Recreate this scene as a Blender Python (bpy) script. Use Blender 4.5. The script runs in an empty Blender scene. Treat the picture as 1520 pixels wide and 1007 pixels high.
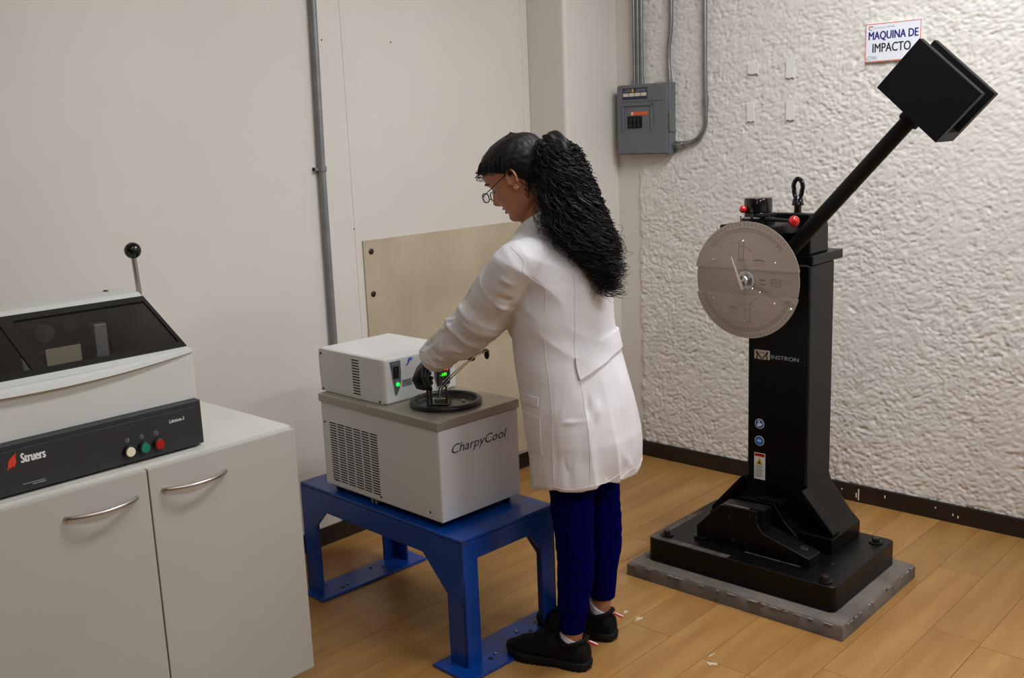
import bpy, bmesh, math, random
import numpy as np
from mathutils import Vector, Matrix, noise as mnoise
from mathutils.bvhtree import BVHTree
random.seed(7); rng = np.random.default_rng(7)
SC = bpy.context.scene
COL = SC.collection
PI = math.pi
# ------------------------------------------------------------------ camera, world, lights, exposure
CAMZ = 1.60
F_PX, AZ, PT, RL = 1501.9, 0.75187, 0.19713, -0.039865
fw = Vector((math.cos(PT)*math.cos(AZ), math.cos(PT)*math.sin(AZ), -math.sin(PT)))
rt = fw.cross(Vector((0, 0, 1))).normalized(); up = rt.cross(fw)
r2 = math.cos(RL)*rt + math.sin(RL)*up; u2 = -math.sin(RL)*rt + math.cos(RL)*up
cam = bpy.data.objects.new('camera', bpy.data.cameras.new('camera')); COL.objects.link(cam)
cam.matrix_world = Matrix(((r2.x, u2.x, -fw.x, 0), (r2.y, u2.y, -fw.y, 0), (r2.z, u2.z, -fw.z, CAMZ), (0, 0, 0, 1)))
cam.data.sensor_width = 36; cam.data.lens = F_PX/1520*36; cam.data.clip_start = 0.02
SC.camera = cam
w = bpy.data.worlds.new('world'); SC.world = w; w.use_nodes = True
w.node_tree.nodes['Background'].inputs[0].default_value = (0.9, 0.95, 1.0, 1)
w.node_tree.nodes['Background'].inputs[1].default_value = 0.05
SC.view_settings.view_transform = 'Standard'; SC.view_settings.look = 'None'
SC.view_settings.exposure = 0.0; SC.view_settings.gamma = 1; SC.view_settings.use_curve_mapping = False
CEIL = 3.1
LIGHTS = [(2.7, 1.2, 1.2, 0.35, 0, 44), (2.7, -0.9, 1.2, 0.35, 0, 50), (0.9, 1.2, 1.2, 0.35, 0, 5), (0.9, -0.9, 1.2, 0.35, 0, 14), (-1.2, 0.2, 1.2, 0.35, 0, 3)]
LCOL = (0.92, 0.98, 1.08)
for (x, y, lx, ly, rz, pw) in LIGHTS:
    ld = bpy.data.lights.new('ceiling_lamp_light', 'AREA'); ld.shape = 'RECTANGLE'; ld.size = lx; ld.size_y = ly
    ld.energy = pw; ld.color = LCOL
    lo = bpy.data.objects.new('ceiling_lamp_light', ld); COL.objects.link(lo); lo.location = (x, y, CEIL-0.085)

# ------------------------------------------------------------------ materials
def S(r, g, b):
    f = lambda c: (c/255/12.92) if c/255 <= 0.04045 else ((c/255+0.055)/1.055)**2.4
    return (f(r), f(g), f(b), 1)
def mat(name, col, rough=0.5, metal=0.0, var=0.0, vscale=6.0, bump=0.0, bscale=60.0, spec=0.5, col2=None, coat=0.0, stretch=None, emit=None, rvar=0.0, alpha=None, objrand=0.0):
    m = bpy.data.materials.new(name); m.use_nodes = True
    nt = m.node_tree; N = nt.nodes; Lk = nt.links; b = N['Principled BSDF']
    b.inputs['Base Color'].default_value = col; b.inputs['Roughness'].default_value = rough
    b.inputs['Metallic'].default_value = metal; b.inputs['Specular IOR Level'].default_value = spec
    b.inputs['Coat Weight'].default_value = coat
    tc = N.new('ShaderNodeTexCoord'); mp = N.new('ShaderNodeMapping'); Lk.new(tc.outputs['Object'], mp.inputs[0])
    if stretch: mp.inputs['Scale'].default_value = stretch
    if var > 0 or col2:
        n = N.new('ShaderNodeTexNoise'); n.inputs['Scale'].default_value = vscale; n.inputs['Detail'].default_value = 6
        Lk.new(mp.outputs[0], n.inputs['Vector'])
        mx = N.new('ShaderNodeMix'); mx.data_type = 'RGBA'
        rp = N.new('ShaderNodeMapRange'); rp.inputs[1].default_value = 0.35; rp.inputs[2].default_value = 0.65
        Lk.new(n.outputs[0], rp.inputs[0]); Lk.new(rp.outputs[0], mx.inputs[0])
        c2 = col2 or tuple([c*(1-var) for c in col[:3]]+[1])
        mx.inputs[6].default_value = col; mx.inputs[7].default_value = c2
        out = mx.outputs[2]
        if objrand:
            oi = N.new('ShaderNodeObjectInfo'); hs = N.new('ShaderNodeHueSaturation')
            mr = N.new('ShaderNodeMapRange'); mr.inputs[3].default_value = 1-objrand; mr.inputs[4].default_value = 1+objrand
            Lk.new(oi.outputs['Random'], mr.inputs[0]); Lk.new(mr.outputs[0], hs.inputs['Value']); Lk.new(out, hs.inputs['Color']); out = hs.outputs[0]
        Lk.new(out, b.inputs['Base Color'])
        if rvar:
            r3 = N.new('ShaderNodeMapRange'); r3.inputs[3].default_value = rough-rvar; r3.inputs[4].default_value = rough+rvar
            Lk.new(n.outputs[0], r3.inputs[0]); Lk.new(r3.outputs[0], b.inputs['Roughness'])
    if bump > 0:
        n2 = N.new('ShaderNodeTexNoise'); n2.inputs['Scale'].default_value = bscale; n2.inputs['Detail'].default_value = 5
        Lk.new(mp.outputs[0], n2.inputs['Vector'])
        bp = N.new('ShaderNodeBump'); bp.inputs['Strength'].default_value = bump; bp.inputs['Distance'].default_value = 0.002
        Lk.new(n2.outputs[0], bp.inputs['Height']); Lk.new(bp.outputs[0], b.inputs['Normal'])
    if emit:
        b.inputs['Emission Color'].default_value = emit[0]; b.inputs['Emission Strength'].default_value = emit[1]
    if alpha is not None: b.inputs['Alpha'].default_value = alpha
    return m
WALLC = S(222, 214, 203)
M = {}
M['wall'] = mat('painted_wall', WALLC, 0.55, var=0.055, vscale=1.6, bump=0.25, bscale=14)
M['wall_r'] = mat('stucco_wall', S(226, 219, 209), 0.75, var=0.10, vscale=30, bump=0.6, bscale=160)
M['ceil'] = mat('ceiling_white', S(225, 222, 215), 0.8, var=0.03)
M['dimwall'] = mat('far_wall', S(120, 116, 110), 0.8, var=0.1)
M['skirt'] = mat('dark_vinyl_skirting', S(42, 30, 24), 0.42, var=0.5, vscale=8, bump=0.2)
M['panel'] = mat('beige_board', S(196, 181, 153), 0.5, col2=S(178, 163, 135), vscale=3.0, bump=0.1, bscale=20)
M['galv'] = mat('galvanised_steel', S(150, 152, 150), 0.38, 0.85, var=0.25, vscale=20)
M['galvpaint'] = mat('grey_painted_conduit', S(140, 142, 140), 0.45, 0.4, var=0.2, vscale=14)
M['steel'] = mat('brushed_steel', S(178, 169, 156), 0.36, 0.6, var=0.12, vscale=9, bump=0.1, bscale=90, stretch=(1, 12, 1))
M['chrome'] = mat('chrome', S(215, 212, 205), 0.16, 1.0)
M['satin'] = mat('satin_steel', S(190, 186, 180), 0.3, 1.0)
M['dial'] = mat('dial_steel', S(175, 160, 146), 0.42, 0.75, var=0.08, vscale=5, stretch=(1, 1, 14))
M['dial2'] = mat('dial_band_steel', S(165, 150, 136), 0.42, 0.75, var=0.08, vscale=5, stretch=(1, 1, 14))
M['blackpaint'] = mat('black_machine_paint', S(6, 6, 6), 0.36, var=0.35, vscale=10, bump=0.12, bscale=120, spec=0.28)
M['blackplain'] = mat('black_plain', S(14, 14, 14), 0.45)
M['blackgloss'] = mat('black_gloss', S(10, 10, 10), 0.12)
M['hammer'] = mat('hammer_black', S(8, 8, 8), 0.5, var=0.2, bump=0.1, bscale=150, spec=0.22)
M['worn'] = mat('worn_bare_metal', S(105, 95, 86), 0.5, 0.4, col2=S(66, 58, 52), vscale=30)
M['bolt'] = mat('dark_oily_bolt', S(80, 72, 64), 0.4, 0.8, var=0.5, vscale=60)
M['concrete'] = mat('grey_concrete', S(112, 102, 92), 0.8, col2=S(88, 79, 71), vscale=9, bump=0.5, bscale=70)
M['chip'] = mat('chipped_concrete', S(138, 129, 119), 0.85, var=0.2, vscale=50)
M['red'] = mat('red_ball', S(190, 22, 22), 0.15, coat=0.5)
M['cab'] = mat('cream_cabinet', S(182, 178, 168), 0.42, var=0.035, vscale=2.5)
M['cabtop'] = mat('cream_worktop', S(214, 210, 198), 0.4, var=0.07, vscale=7)
M['gap'] = mat('shadow_board', S(70, 66, 60), 0.7)
M['hood'] = mat('warm_grey_plastic', S(206, 205, 198), 0.45, var=0.04, vscale=5, bump=0.05, bscale=200)
M['char'] = mat('charcoal_plastic', S(40, 41, 44), 0.5, var=0.12, vscale=20, bump=0.08, bscale=300)
M['frameblk'] = mat('black_window_frame', S(14, 13, 13), 0.35)
M['wht'] = mat('white_print', S(225, 225, 220), 0.5)
M['greyprint'] = mat('grey_print', S(150, 150, 150), 0.5)
M['logored'] = mat('red_print', S(215, 60, 30), 0.5)
M['btnw'] = mat('cream_button', S(235, 225, 195), 0.4)
M['btng'] = mat('green_button', S(0, 120, 95), 0.4)
M['btnr'] = mat('red_button', S(170, 15, 15), 0.4)
M['coolw'] = mat('pale_grey_coated_metal', S(214, 213, 210), 0.38, var=0.03, vscale=3)
M['coolbox'] = mat('white_coated_metal', S(226, 224, 219), 0.35, var=0.03, vscale=5)
M['coolface'] = mat('silver_grey_front', S(216, 216, 219), 0.34, var=0.05, vscale=3)
M['slot'] = mat('slot_dark', S(22, 22, 22), 0.9)
M['greypanel'] = mat('grey_control_panel', S(98, 101, 106), 0.45)
M['rubber'] = mat('black_rubber', S(18, 16, 15), 0.32, var=0.2)
M['lid'] = mat('dark_lid', S(44, 39, 34), 0.22, var=0.2)
M['rod'] = mat('dark_bronze_rod', S(86, 78, 68), 0.4, 0.7)
M['ledg'] = mat('green_lamp', S(20, 200, 60), 0.3, emit=(S(30, 255, 80), 1.6))
M['ledr'] = mat('red_digits', S(255, 40, 40), 0.3, emit=(S(255, 30, 35), 3.0))
M['ledgr'] = mat('green_digits', S(60, 220, 40), 0.3, emit=(S(70, 255, 40), 1.4))
M['blueprint'] = mat('blue_print', S(45, 50, 160), 0.5)
M['lblue'] = mat('light_blue_print', S(80, 140, 225), 0.5)
M['darkprint'] = mat('dark_print', S(40, 44, 50), 0.5)
M['blue'] = mat('blue_enamel', S(2, 64, 146), 0.3, col2=S(2, 52, 126), vscale=5, bump=0.12, bscale=60)
M['bluedark'] = mat('hole_dark', S(10, 14, 30), 0.7)
M['ebox'] = mat('grey_enclosure', S(104, 107, 110), 0.45, var=0.07, vscale=12)
M['navylabel'] = mat('navy_label', S(40, 42, 70), 0.5)
M['creamlabel'] = mat('cream_label', S(215, 205, 185), 0.5)
M['yellow'] = mat('yellow_print', S(205, 175, 30), 0.5)
M['orange'] = mat('orange_label', S(225, 90, 40), 0.5)
M['paper'] = mat('paper_tape', S(228, 223, 214), 0.7)
M['signw'] = mat('sign_white', S(232, 234, 238), 0.4)
M['signtxt'] = mat('sign_navy', S(25, 25, 110), 0.5)
M['signblk'] = mat('sign_black', S(30, 28, 34), 0.5)
M['signor'] = mat('sign_orange', S(235, 105, 55), 0.5)
M['symblue'] = mat('safety_blue', S(25, 80, 170), 0.5)
M['coatw'] = mat('white_cotton', S(218, 213, 212), 0.85, var=0.02, vscale=8, bump=0.2, bscale=900)
M['skin'] = mat('skin', S(182, 122, 90), 0.5, var=0.08, vscale=20, bump=0.05, bscale=300)
M['skin'].node_tree.nodes['Principled BSDF'].inputs['Subsurface Weight'].default_value = 0.12
M['skin'].node_tree.nodes['Principled BSDF'].inputs['Subsurface Radius'].default_value = (0.01, 0.004, 0.002)
M['lip'] = mat('lips', S(140, 72, 62), 0.45)
M['hair'] = mat('black_curly_hair', S(20, 15, 14), 0.55, var=0.4, vscale=30, spec=0.28)
M['trouser'] = mat('navy_cotton', S(1, 3, 74), 0.9, var=0.15, vscale=12, bump=0.2, bscale=500, spec=0.03)
M['shoe'] = mat('black_nubuck', S(9, 8, 9), 0.75, var=0.25, vscale=20, bump=0.3, bscale=300, spec=0.2)
M['sole'] = mat('black_sole', S(11, 11, 12), 0.65, var=0.2, spec=0.25)
M['sock'] = mat('white_sock', S(220, 222, 232), 0.85, bump=0.4, bscale=500)
M['glove'] = mat('black_glove', S(16, 16, 17), 0.42, bump=0.3, bscale=80)
M['lampw'] = mat('lamp_diffuser', S(250, 248, 240), 0.5, emit=((1, 0.97, 0.9, 1), 3.0))
M['enamel'] = mat('white_enamel', S(225, 225, 222), 0.4)
M['glassthin'] = None
def floor_mat():
    m = mat('maple_vinyl_plank', S(168, 125, 70), 0.36, bump=0.04, bscale=50, objrand=0.06, col2=S(152, 108, 56), vscale=5.0, stretch=(0.35, 3.0, 1), rvar=0.06, spec=0.45)
    nt = m.node_tree; N = nt.nodes; Lk = nt.links
    # offset the grain of each plank by its own random number; add soft figure
    mp = [n for n in N if n.type == 'MAPPING'][0]; oi = [n for n in N if n.type == 'OBJECT_INFO'][0]
    mul = N.new('ShaderNodeMath'); mul.operation = 'MULTIPLY'; mul.inputs[1].default_value = 37.0
    cx = N.new('ShaderNodeCombineXYZ'); Lk.new(oi.outputs['Random'], mul.inputs[0]); Lk.new(mul.outputs[0], cx.inputs[0]); Lk.new(mul.outputs[0], cx.inputs[1])
    Lk.new(cx.outputs[0], mp.inputs['Location'])
    n3 = N.new('ShaderNodeTexNoise'); n3.inputs['Scale'].default_value = 14; n3.inputs['Detail'].default_value = 8; n3.inputs['Distortion'].default_value = 1.2
    Lk.new(mp.outputs[0], n3.inputs['Vector'])
    b = N['Principled BSDF']; src = b.inputs['Base Color'].links[0].from_socket
    mr = N.new('ShaderNodeMapRange'); mr.inputs[1].default_value = 0.3; mr.inputs[2].default_value = 0.7; mr.inputs[3].default_value = 0.93; mr.inputs[4].default_value = 1.04
    Lk.new(n3.outputs[0], mr.inputs[0])
    hs = N.new('ShaderNodeHueSaturation'); Lk.new(mr.outputs[0], hs.inputs['Value']); Lk.new(src, hs.inputs['Color']); Lk.new(hs.outputs[0], b.inputs['Base Color'])
    return m
M['floor'] = floor_mat()
M['floorgap'] = mat('floor_joint', S(84, 58, 34), 0.8, var=0.2)
def glass(name, tint, rough=0.03, gloss=1.0, ior=1.5):
    m = bpy.data.materials.new(name); m.use_nodes = True; nt = m.node_tree; N = nt.nodes
    N.remove(N['Principled BSDF']); out = N['Material Output']
    t = N.new('ShaderNodeBsdfTransparent'); t.inputs[0].default_value = tint
    g = N.new('ShaderNodeBsdfGlossy'); g.inputs['Roughness'].default_value = rough; g.inputs[0].default_value = (gloss,)*3+(1,)
    lw = N.new('ShaderNodeLayerWeight'); lw.inputs[0].default_value = 0.5
    pw_ = N.new('ShaderNodeMath'); pw_.operation = 'POWER'; pw_.inputs[1].default_value = 5.0; nt.links.new(lw.outputs['Facing'], pw_.inputs[0])
    f = N.new('ShaderNodeMath'); f.operation = 'MULTIPLY_ADD'; f.inputs[1].default_value = 0.9; f.inputs[2].default_value = 0.045; nt.links.new(pw_.outputs[0], f.inputs[0])
    mx = N.new('ShaderNodeMixShader'); nt.links.new(f.outputs[0], mx.inputs[0]); nt.links.new(t.outputs[0], mx.inputs[1]); nt.links.new(g.outputs[0], mx.inputs[2]); nt.links.new(mx.outputs[0], out.inputs[0])
    return m
M['tint'] = glass('smoked_glass', (0.74, 0.73, 0.715, 1), 0.12)
M['lens'] = glass('spectacle_lens', (0.93, 0.95, 0.96, 1), 0.02)
M['clear'] = glass('clear_acrylic', (0.85, 0.85, 0.85, 1), 0.1)

# ------------------------------------------------------------------ geometry helpers
class G:
    def __init__(s): s.v = []; s.f = []
    def add(s, vs, fs):
        o = len(s.v); s.v += [tuple(p) for p in vs]; s.f += [tuple(i+o for i in f) for f in fs]; return s
    def box(s, x0, x1, y0, y1, z0, z1, mtx=None):
        vs = [Vector((x, y, z)) for x in (x0, x1) for y in (y0, y1) for z in (z0, z1)]
        if mtx: vs = [mtx @ p for p in vs]
        return s.add(vs, [(0, 1, 3, 2), (4, 6, 7, 5), (0, 4, 5, 1), (2, 3, 7, 6), (0, 2, 6, 4), (1, 5, 7, 3)])
    def prism(s, poly, plane, a, b):
        # poly: 2d points; plane 'xz' extruded along y, 'yz' along x, 'xy' along z
        n = len(poly)
        def P(q, t):
            return {'xz': (q[0], t, q[1]), 'yz': (t, q[0], q[1]), 'xy': (q[0], q[1], t)}[plane]
        vs = [P(q, a) for q in poly]+[P(q, b) for q in poly]
        return s.add(vs, [tuple(range(n)), tuple(range(2*n-1, n-1, -1))]+[(i, (i+1) % n+0, (i+1) % n+n, i+n) for i in range(n)])
    def lathe(s, prof, o=(0, 0, 0), ax=(0, 0, 1), n=32, cap=True):
        ax = Vector(ax).normalized(); a = ax.orthogonal().normalized(); b = ax.cross(a); o = Vector(o)
        vs = []; fs = []
        for (r, h) in prof:
            for i in range(n):
                t = 2*PI*i/n; vs.append(o+ax*h+(a*math.cos(t)+b*math.sin(t))*max(r, 1e-5))
        m = len(prof)
        for j in range(m-1):
            for i in range(n):
                fs.append((j*n+i, j*n+(i+1) % n, (j+1)*n+(i+1) % n, (j+1)*n+i))
        if cap: fs.append(tuple(range(n-1, -1, -1))); fs.append(tuple((m-1)*n+i for i in range(n)))
        return s.add(vs, fs)
    def cyl(s, p0, p1, r, r1=None, n=20):
        p0 = Vector(p0); p1 = Vector(p1); d = p1-p0
        return s.lathe([(r, 0), (r if r1 is None else r1, d.length)], p0, d, n)
    def ball(s, c, r, n=20, m=12, sc=(1, 1, 1)):
        c = Vector(c); vs = []; fs = []
        for j in range(m+1):
            p = PI*j/m
            for i in range(n):
                t = 2*PI*i/n
                vs.append(c+Vector((math.sin(p)*math.cos(t)*sc[0], math.sin(p)*math.sin(t)*sc[1], -math.cos(p)*sc[2]))*r)
        for j in range(m):
            for i in range(n): fs.append((j*n+i, j*n+(i+1) % n, (j+1)*n+(i+1) % n, (j+1)*n+i))
        return s.add(vs, fs)
    def tube(s, path, rad, n=12, closed=False, flat=1.0):
        P = [Vector(p) for p in path]; m = len(P)
        rad = rad if hasattr(rad, '__len__') else [rad]*m
        vs = []; fs = []; nrm = None
        for k in range(m):
            if closed: t = P[(k+1) % m]-P[k-1]
            else: t = P[min(k+1, m-1)]-P[max(k-1, 0)]
            t = t.normalized() if t.length > 1e-9 else Vector((0, 0, 1))
            if nrm is None: nrm = t.orthogonal().normalized()
            nrm = nrm-t*nrm.dot(t); nrm = nrm.normalized() if nrm.length > 1e-6 else t.orthogonal().normalized()
            bn = t.cross(nrm)
            for i in range(n):
                a = 2*PI*i/n; vs.append(P[k]+(nrm*math.cos(a)+bn*math.sin(a)*flat)*rad[k])
        for k in range(m if closed else m-1):
            k2 = (k+1) % m
            for i in range(n): fs.append((k*n+i, k*n+(i+1) % n, k2*n+(i+1) % n, k2*n+i))
        if not closed:
            fs.append(tuple(range(n-1, -1, -1))); fs.append(tuple((m-1)*n+i for i in range(n)))
        return s.add(vs, fs)
    def loft(s, rings, cap=True):
        n = len(rings[0]); m = len(rings); vs = [p for r in rings for p in r]; fs = []
        for k in range(m-1):
            for i in range(n): fs.append((k*n+i, k*n+(i+1) % n, (k+1)*n+(i+1) % n, (k+1)*n+i))
        if cap: fs.append(tuple(range(n-1, -1, -1))); fs.append(tuple((m-1)*n+i for i in range(n)))
        return s.add(vs, fs)
    def mesh(s, name, fix=True):
        me = bpy.data.meshes.new(name); me.from_pydata(s.v, [], s.f); me.update()
        if fix:
            bm = bmesh.new(); bm.from_mesh(me); bmesh.ops.recalc_face_normals(bm, faces=bm.faces[:]); bm.to_mesh(me); bm.free()
        return me
def setprops(o, label=None, cat=None, group=None, kind=None):
    if label: o['label'] = label
    if cat: o['category'] = cat
    if group: o['group'] = group
    if kind: o['kind'] = kind
    return o
def link(name, me, m, parent=None, smooth=35, bevel=0, seg=2, **kw):
    o = bpy.data.objects.new(name, me); COL.objects.link(o)
    if m is not None and not me.materials: me.materials.append(m)
    if smooth:
        me.polygons.foreach_set('use_smooth', [True]*len(me.polygons)); me.set_sharp_from_angle(angle=math.radians(smooth))
    if bevel:
        md = o.modifiers.new('bevel', 'BEVEL'); md.width = bevel; md.segments = seg; md.limit_method = 'ANGLE'; md.angle_limit = math.radians(35); md.harden_normals = False
    if parent: o.parent = parent
    return setprops(o, **kw)
def part(name, g, m, parent=None, smooth=35, bevel=0, **kw):
    return link(name, g.mesh(name), M[m] if isinstance(m, str) else m, parent, smooth, bevel, **kw)
def thing(name, label, cat, loc=(0, 0, 0), rz=0, group=None):
    o = bpy.data.objects.new(name, None); COL.objects.link(o); o.location = loc; o.rotation_euler = (0, 0, rz); o.empty_display_size = 0.1
    return setprops(o, label, cat, group)
def struct(name, g, m, smooth=0, bevel=0, **kw):
    return link(name, g.mesh(name), M[m] if isinstance(m, str) else m, None, smooth, bevel, kind='structure', **kw)
FONT = {}
def text(name, body, m, o, ex, ey, width, height, parent, shear=0.0, bold=0.0, lift=0.0004, fat=0.0, **kw):
    """flat lettering: box of given width and height, lower left corner at o, reading along ex, up along ey"""
    cu = bpy.data.curves.new('lettering', 'FONT'); cu.body = body; cu.size = 1; cu.shear = shear; cu.offset = bold; cu.resolution_u = 3
    to = bpy.data.objects.new('lettering', cu); COL.objects.link(to)
    dg = bpy.context.evaluated_depsgraph_get(); me = bpy.data.meshes.new_from_object(to.evaluated_get(dg))
    bpy.data.objects.remove(to); bpy.data.curves.remove(cu)
    n = len(me.vertices); co = np.empty(n*3); me.vertices.foreach_get('co', co); co = co.reshape(-1, 3)
    mn = co.min(0); mx = co.max(0); ex = Vector(ex).normalized(); ey = Vector(ey).normalized(); ez = ex.cross(ey)
    a = (co[:, 0]-mn[0])/(mx[0]-mn[0])*width; b = (co[:, 1]-mn[1])/(mx[1]-mn[1])*height
    P = np.array(o)[None]+a[:, None]*np.array(ex)[None]+b[:, None]*np.array(ey)[None]+lift*np.array(ez)[None]
    if fat:
        polys = [tuple(p.vertices) for p in me.polygons]; vv = []; ff = []
        for q, (da, db, dl) in enumerate(((0, 0, 0), (fat, 0, 0.00006), (fat/2, fat*0.4, 0.00003))):
            k0 = len(vv); vv += [tuple(p+np.array(ex)*da+np.array(ey)*db+np.array(ez)*dl) for p in P]; ff += [tuple(i+k0 for i in f) for f in polys]
        me = bpy.data.meshes.new(name); me.from_pydata(vv, [], ff)
    else:
        me.vertices.foreach_set('co', P.ravel())
    me.materials.clear(); me.update()
    return link(name, me, M[m], parent, 0, **kw)
def vnoise(x, y, seed=0):
    xi = np.floor(x).astype(np.int64); yi = np.floor(y).astype(np.int64); fx = x-xi; fy = y-yi
    fx = fx*fx*(3-2*fx); fy = fy*fy*(3-2*fy)
    def h(a, b):
        v = (a*374761393+b*668265263+seed*1442695041) & 0x7fffffff
        v = ((v ^ (v >> 13))*1274126177) & 0x7fffffff
        return ((v ^ (v >> 16)) & 0xffff)/65535.0
    return (h(xi, yi)*(1-fx)+h(xi+1, yi)*fx)*(1-fy)+(h(xi, yi+1)*(1-fx)+h(xi+1, yi+1)*fx)*fy
def voxel(g, size, smooth_it=2, name='m'):
    me = g.mesh(name); o = bpy.data.objects.new('tmp', me); COL.objects.link(o)
    md = o.modifiers.new('r', 'REMESH'); md.mode = 'VOXEL'; md.voxel_size = size; md.adaptivity = 0
    if smooth_it:
        s = o.modifiers.new('s', 'SMOOTH'); s.factor = 0.5; s.iterations = smooth_it
    dg = bpy.context.evaluated_depsgraph_get(); out = bpy.data.meshes.new_from_object(o.evaluated_get(dg)); out.name = name
    bpy.data.objects.remove(o)
    return out
def getco(me):
    a = np.empty(len(me.vertices)*3); me.vertices.foreach_get('co', a); return a.reshape(-1, 3)
def getno(me):
    a = np.empty(len(me.vertices)*3); me.vertices.foreach_get('normal', a); return a.reshape(-1, 3)
def setco(me, co): me.vertices.foreach_set('co', np.ascontiguousarray(co).ravel()); me.update()
def seg_dist(P, a, b):
    a = np.array(a); b = np.array(b); d = b-a; t = np.clip(((P-a)@d)/(d@d), 0, 1); q = a+t[:, None]*d
    return np.linalg.norm(P-q, axis=1), t
def V(*a): return Vector(a)

# ------------------------------------------------------------------ room
YW, XW = 3.232, 4.030
X0, Y0 = -3.0, -3.2
fl = thing('floor', None, None); fl['kind'] = 'structure'
g = G().box(X0, XW+0.15, Y0, YW+0.15, -0.06, -0.0035); part('floor_bed', g, 'floorgap', fl, 0)
PW, PL = 0.155, 0.930
known = {0: 2.636, -1: 3.081, 2: 2.465, 4: 2.520, 3: 3.740-0.93, 7: 3.108}
pm = G()
gp = 0.0007
bm_me = G().box(gp, PL-gp, gp, PW-gp, -0.004, 0.0).mesh('plank')
bm_me.materials.append(M['floor'])
nplank = 0
for k in range(-12, 14):
    y = 1.090+PW*k
    if y > YW: continue
    off = known.get(k, rng.uniform(0, PL)+1.5)
    x = off-math.ceil((off+0.6)/PL)*PL
    while x < XW:
        xa, xb, ya, yb = max(x, -0.9), min(x+PL, XW), y, min(y+PW, YW)
        if xb-xa > 0.02 and yb-ya > 0.005:
            full = (xb-xa > PL-1e-4 and yb-ya > PW-1e-4)
            me = bm_me
            if not full:
                me = G().box(gp, xb-xa-gp, gp, yb-ya-gp, -0.004, 0.0).mesh('plank'); me.materials.append(M['floor'])
            o = bpy.data.objects.new('plank', me); COL.objects.link(o); o.parent = fl
            o.location = (xa, ya, rng.uniform(-0.0004, 0.0)); nplank += 1
        x += PL
# worn patches where the plank print has chipped away
for (cx, cy, sx, sy) in ((2.558, 1.862, 0.022, 0.010), (2.570, 1.925, 0.016, 0.007), (2.455, 1.520, 0.012, 0.026), (2.50, 1.545, 0.02, 0.004), (2.62, 1.71, 0.004, 0.003)):
    pts = [(cx+sx*math.cos(t)*(0.7+0.5*math.sin(3*t+cx*9)), cy+sy*math.sin(t)*(0.7+0.4*math.cos(2*t+cy*5))) for t in np.linspace(0, 2*PI, 13)[:-1]]
    part('worn_patch', G().prism(pts, 'xy', -0.002, 0.0004), mat('chipped_plank', S(205, 190, 160), 0.8, var=0.3, vscale=90), fl, 0, label='chipped pale spot')
struct('ceiling', G().box(X0, XW+0.15, Y0, YW+0.15, CEIL, CEIL+0.1), 'ceil')
struct('wall_left', G().box(X0, XW+0.15, YW, YW+0.15, -0.0, CEIL), 'wall')
struct('wall_back', G().box(X0-0.15, X0, Y0, YW+0.15, 0, CEIL), 'dimwall')
struct('wall_front', G().box(X0-0.15, XW+0.15, Y0-0.15, Y0, 0, CEIL), 'ceil')
# corner column
CXa, CYa = 3.640, 3.008
g = G().box(CXa, XW+0.01, CYa, YW+0.01, 0, CEIL)
g2 = struct('wall_corner_column', g, 'wall', 30, bevel=0.018)
g2.modifiers['bevel'].segments = 4
struct('trim_2', G().box(2.556, 3.592, YW-0.0022, YW+0.001, 0.0762, CEIL), 'wall', bevel=0.001)
# hairline crack strips of filler beside the column
pts = [(3.598+0.006*math.sin(z*17)+0.004*math.sin(z*41+1), z) for z in np.linspace(1.25, 2.6, 60)]
g = G().tube([(x, YW-0.0005, z) for x, z in pts], [0.0022+0.0015*abs(math.sin(z*33)) for x, z in pts], 6)
struct('trim_1', g, 'wall', 40)
# right wall: smooth base wall, then the rough plaster relief in front of it
wr = thing('wall_right', None, None); wr['kind'] = 'structure'
part('wall_base', G().box(XW, XW+0.15, Y0, YW+0.15, 0, CEIL), 'wall', wr, 0)
ys = np.arange(-0.6, 2.8981, 0.005); zs = np.arange(0.066, 2.60, 0.005)
YY, ZZ = np.meshgrid(ys, zs, indexing='ij')
wx = vnoise(YY*9, ZZ*9, 5)*2-1; wz = vnoise(YY*9+40, ZZ*9+7, 6)*2-1
def ridged(a, b, s): return 1-np.abs(vnoise(a, b, s)*2-1)
A = YY*1.0+wx*0.022; B = ZZ*1.0+wz*0.022+YY*0.25
h = 0.16*vnoise(A*20, B*30, 1)+0.32*vnoise(A*66+3, B*95, 2)+0.24*ridged(A*60, B*85, 3)+0.36*vnoise(A*125, B*155, 4)
h = h-h.mean(); h = np.where(h > 0.06, 0.06+(h-0.06)*0.45, h)
pits = np.clip(vnoise(A*44, B*60, 9)-0.88, 0, 1)*0.10
amp = 0.0165*(0.55+0.7*vnoise(YY*2.2, ZZ*2.6, 12))
edge = 2.888+0.012*(vnoise(ZZ*30, ZZ*0, 11)-0.5)*2-0.004
fade = np.clip((edge-YY)/0.012, 0, 1)
XX = XW-0.001-(0.009*fade+h*amp*fade-pits*fade*0.6)
XX = np.where(fade <= 0, XW+0.003, XX)
ny, nz = YY.shape
idx = np.arange(ny*nz).reshape(ny, nz)
quads = np.stack([idx[:-1, :-1], idx[:-1, 1:], idx[1:, 1:], idx[1:, :-1]], -1).reshape(-1, 4)
me = bpy.data.meshes.new('rough_plaster'); me.vertices.add(ny*nz); me.vertices.foreach_set('co', np.stack([XX, YY, ZZ], -1).ravel())
me.loops.add(quads.size); me.polygons.add(len(quads)); me.polygons.foreach_set('loop_start', np.arange(0, quads.size, 4)); me.loops.foreach_set('vertex_index', quads.ravel())
me.update(); me.validate()
link('rough_plaster', me, M['wall_r'], wr, 0, kind='stuff', label='rough sprayed white plaster relief')
me.polygons.foreach_set('use_smooth', [True]*len(me.polygons))
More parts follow.
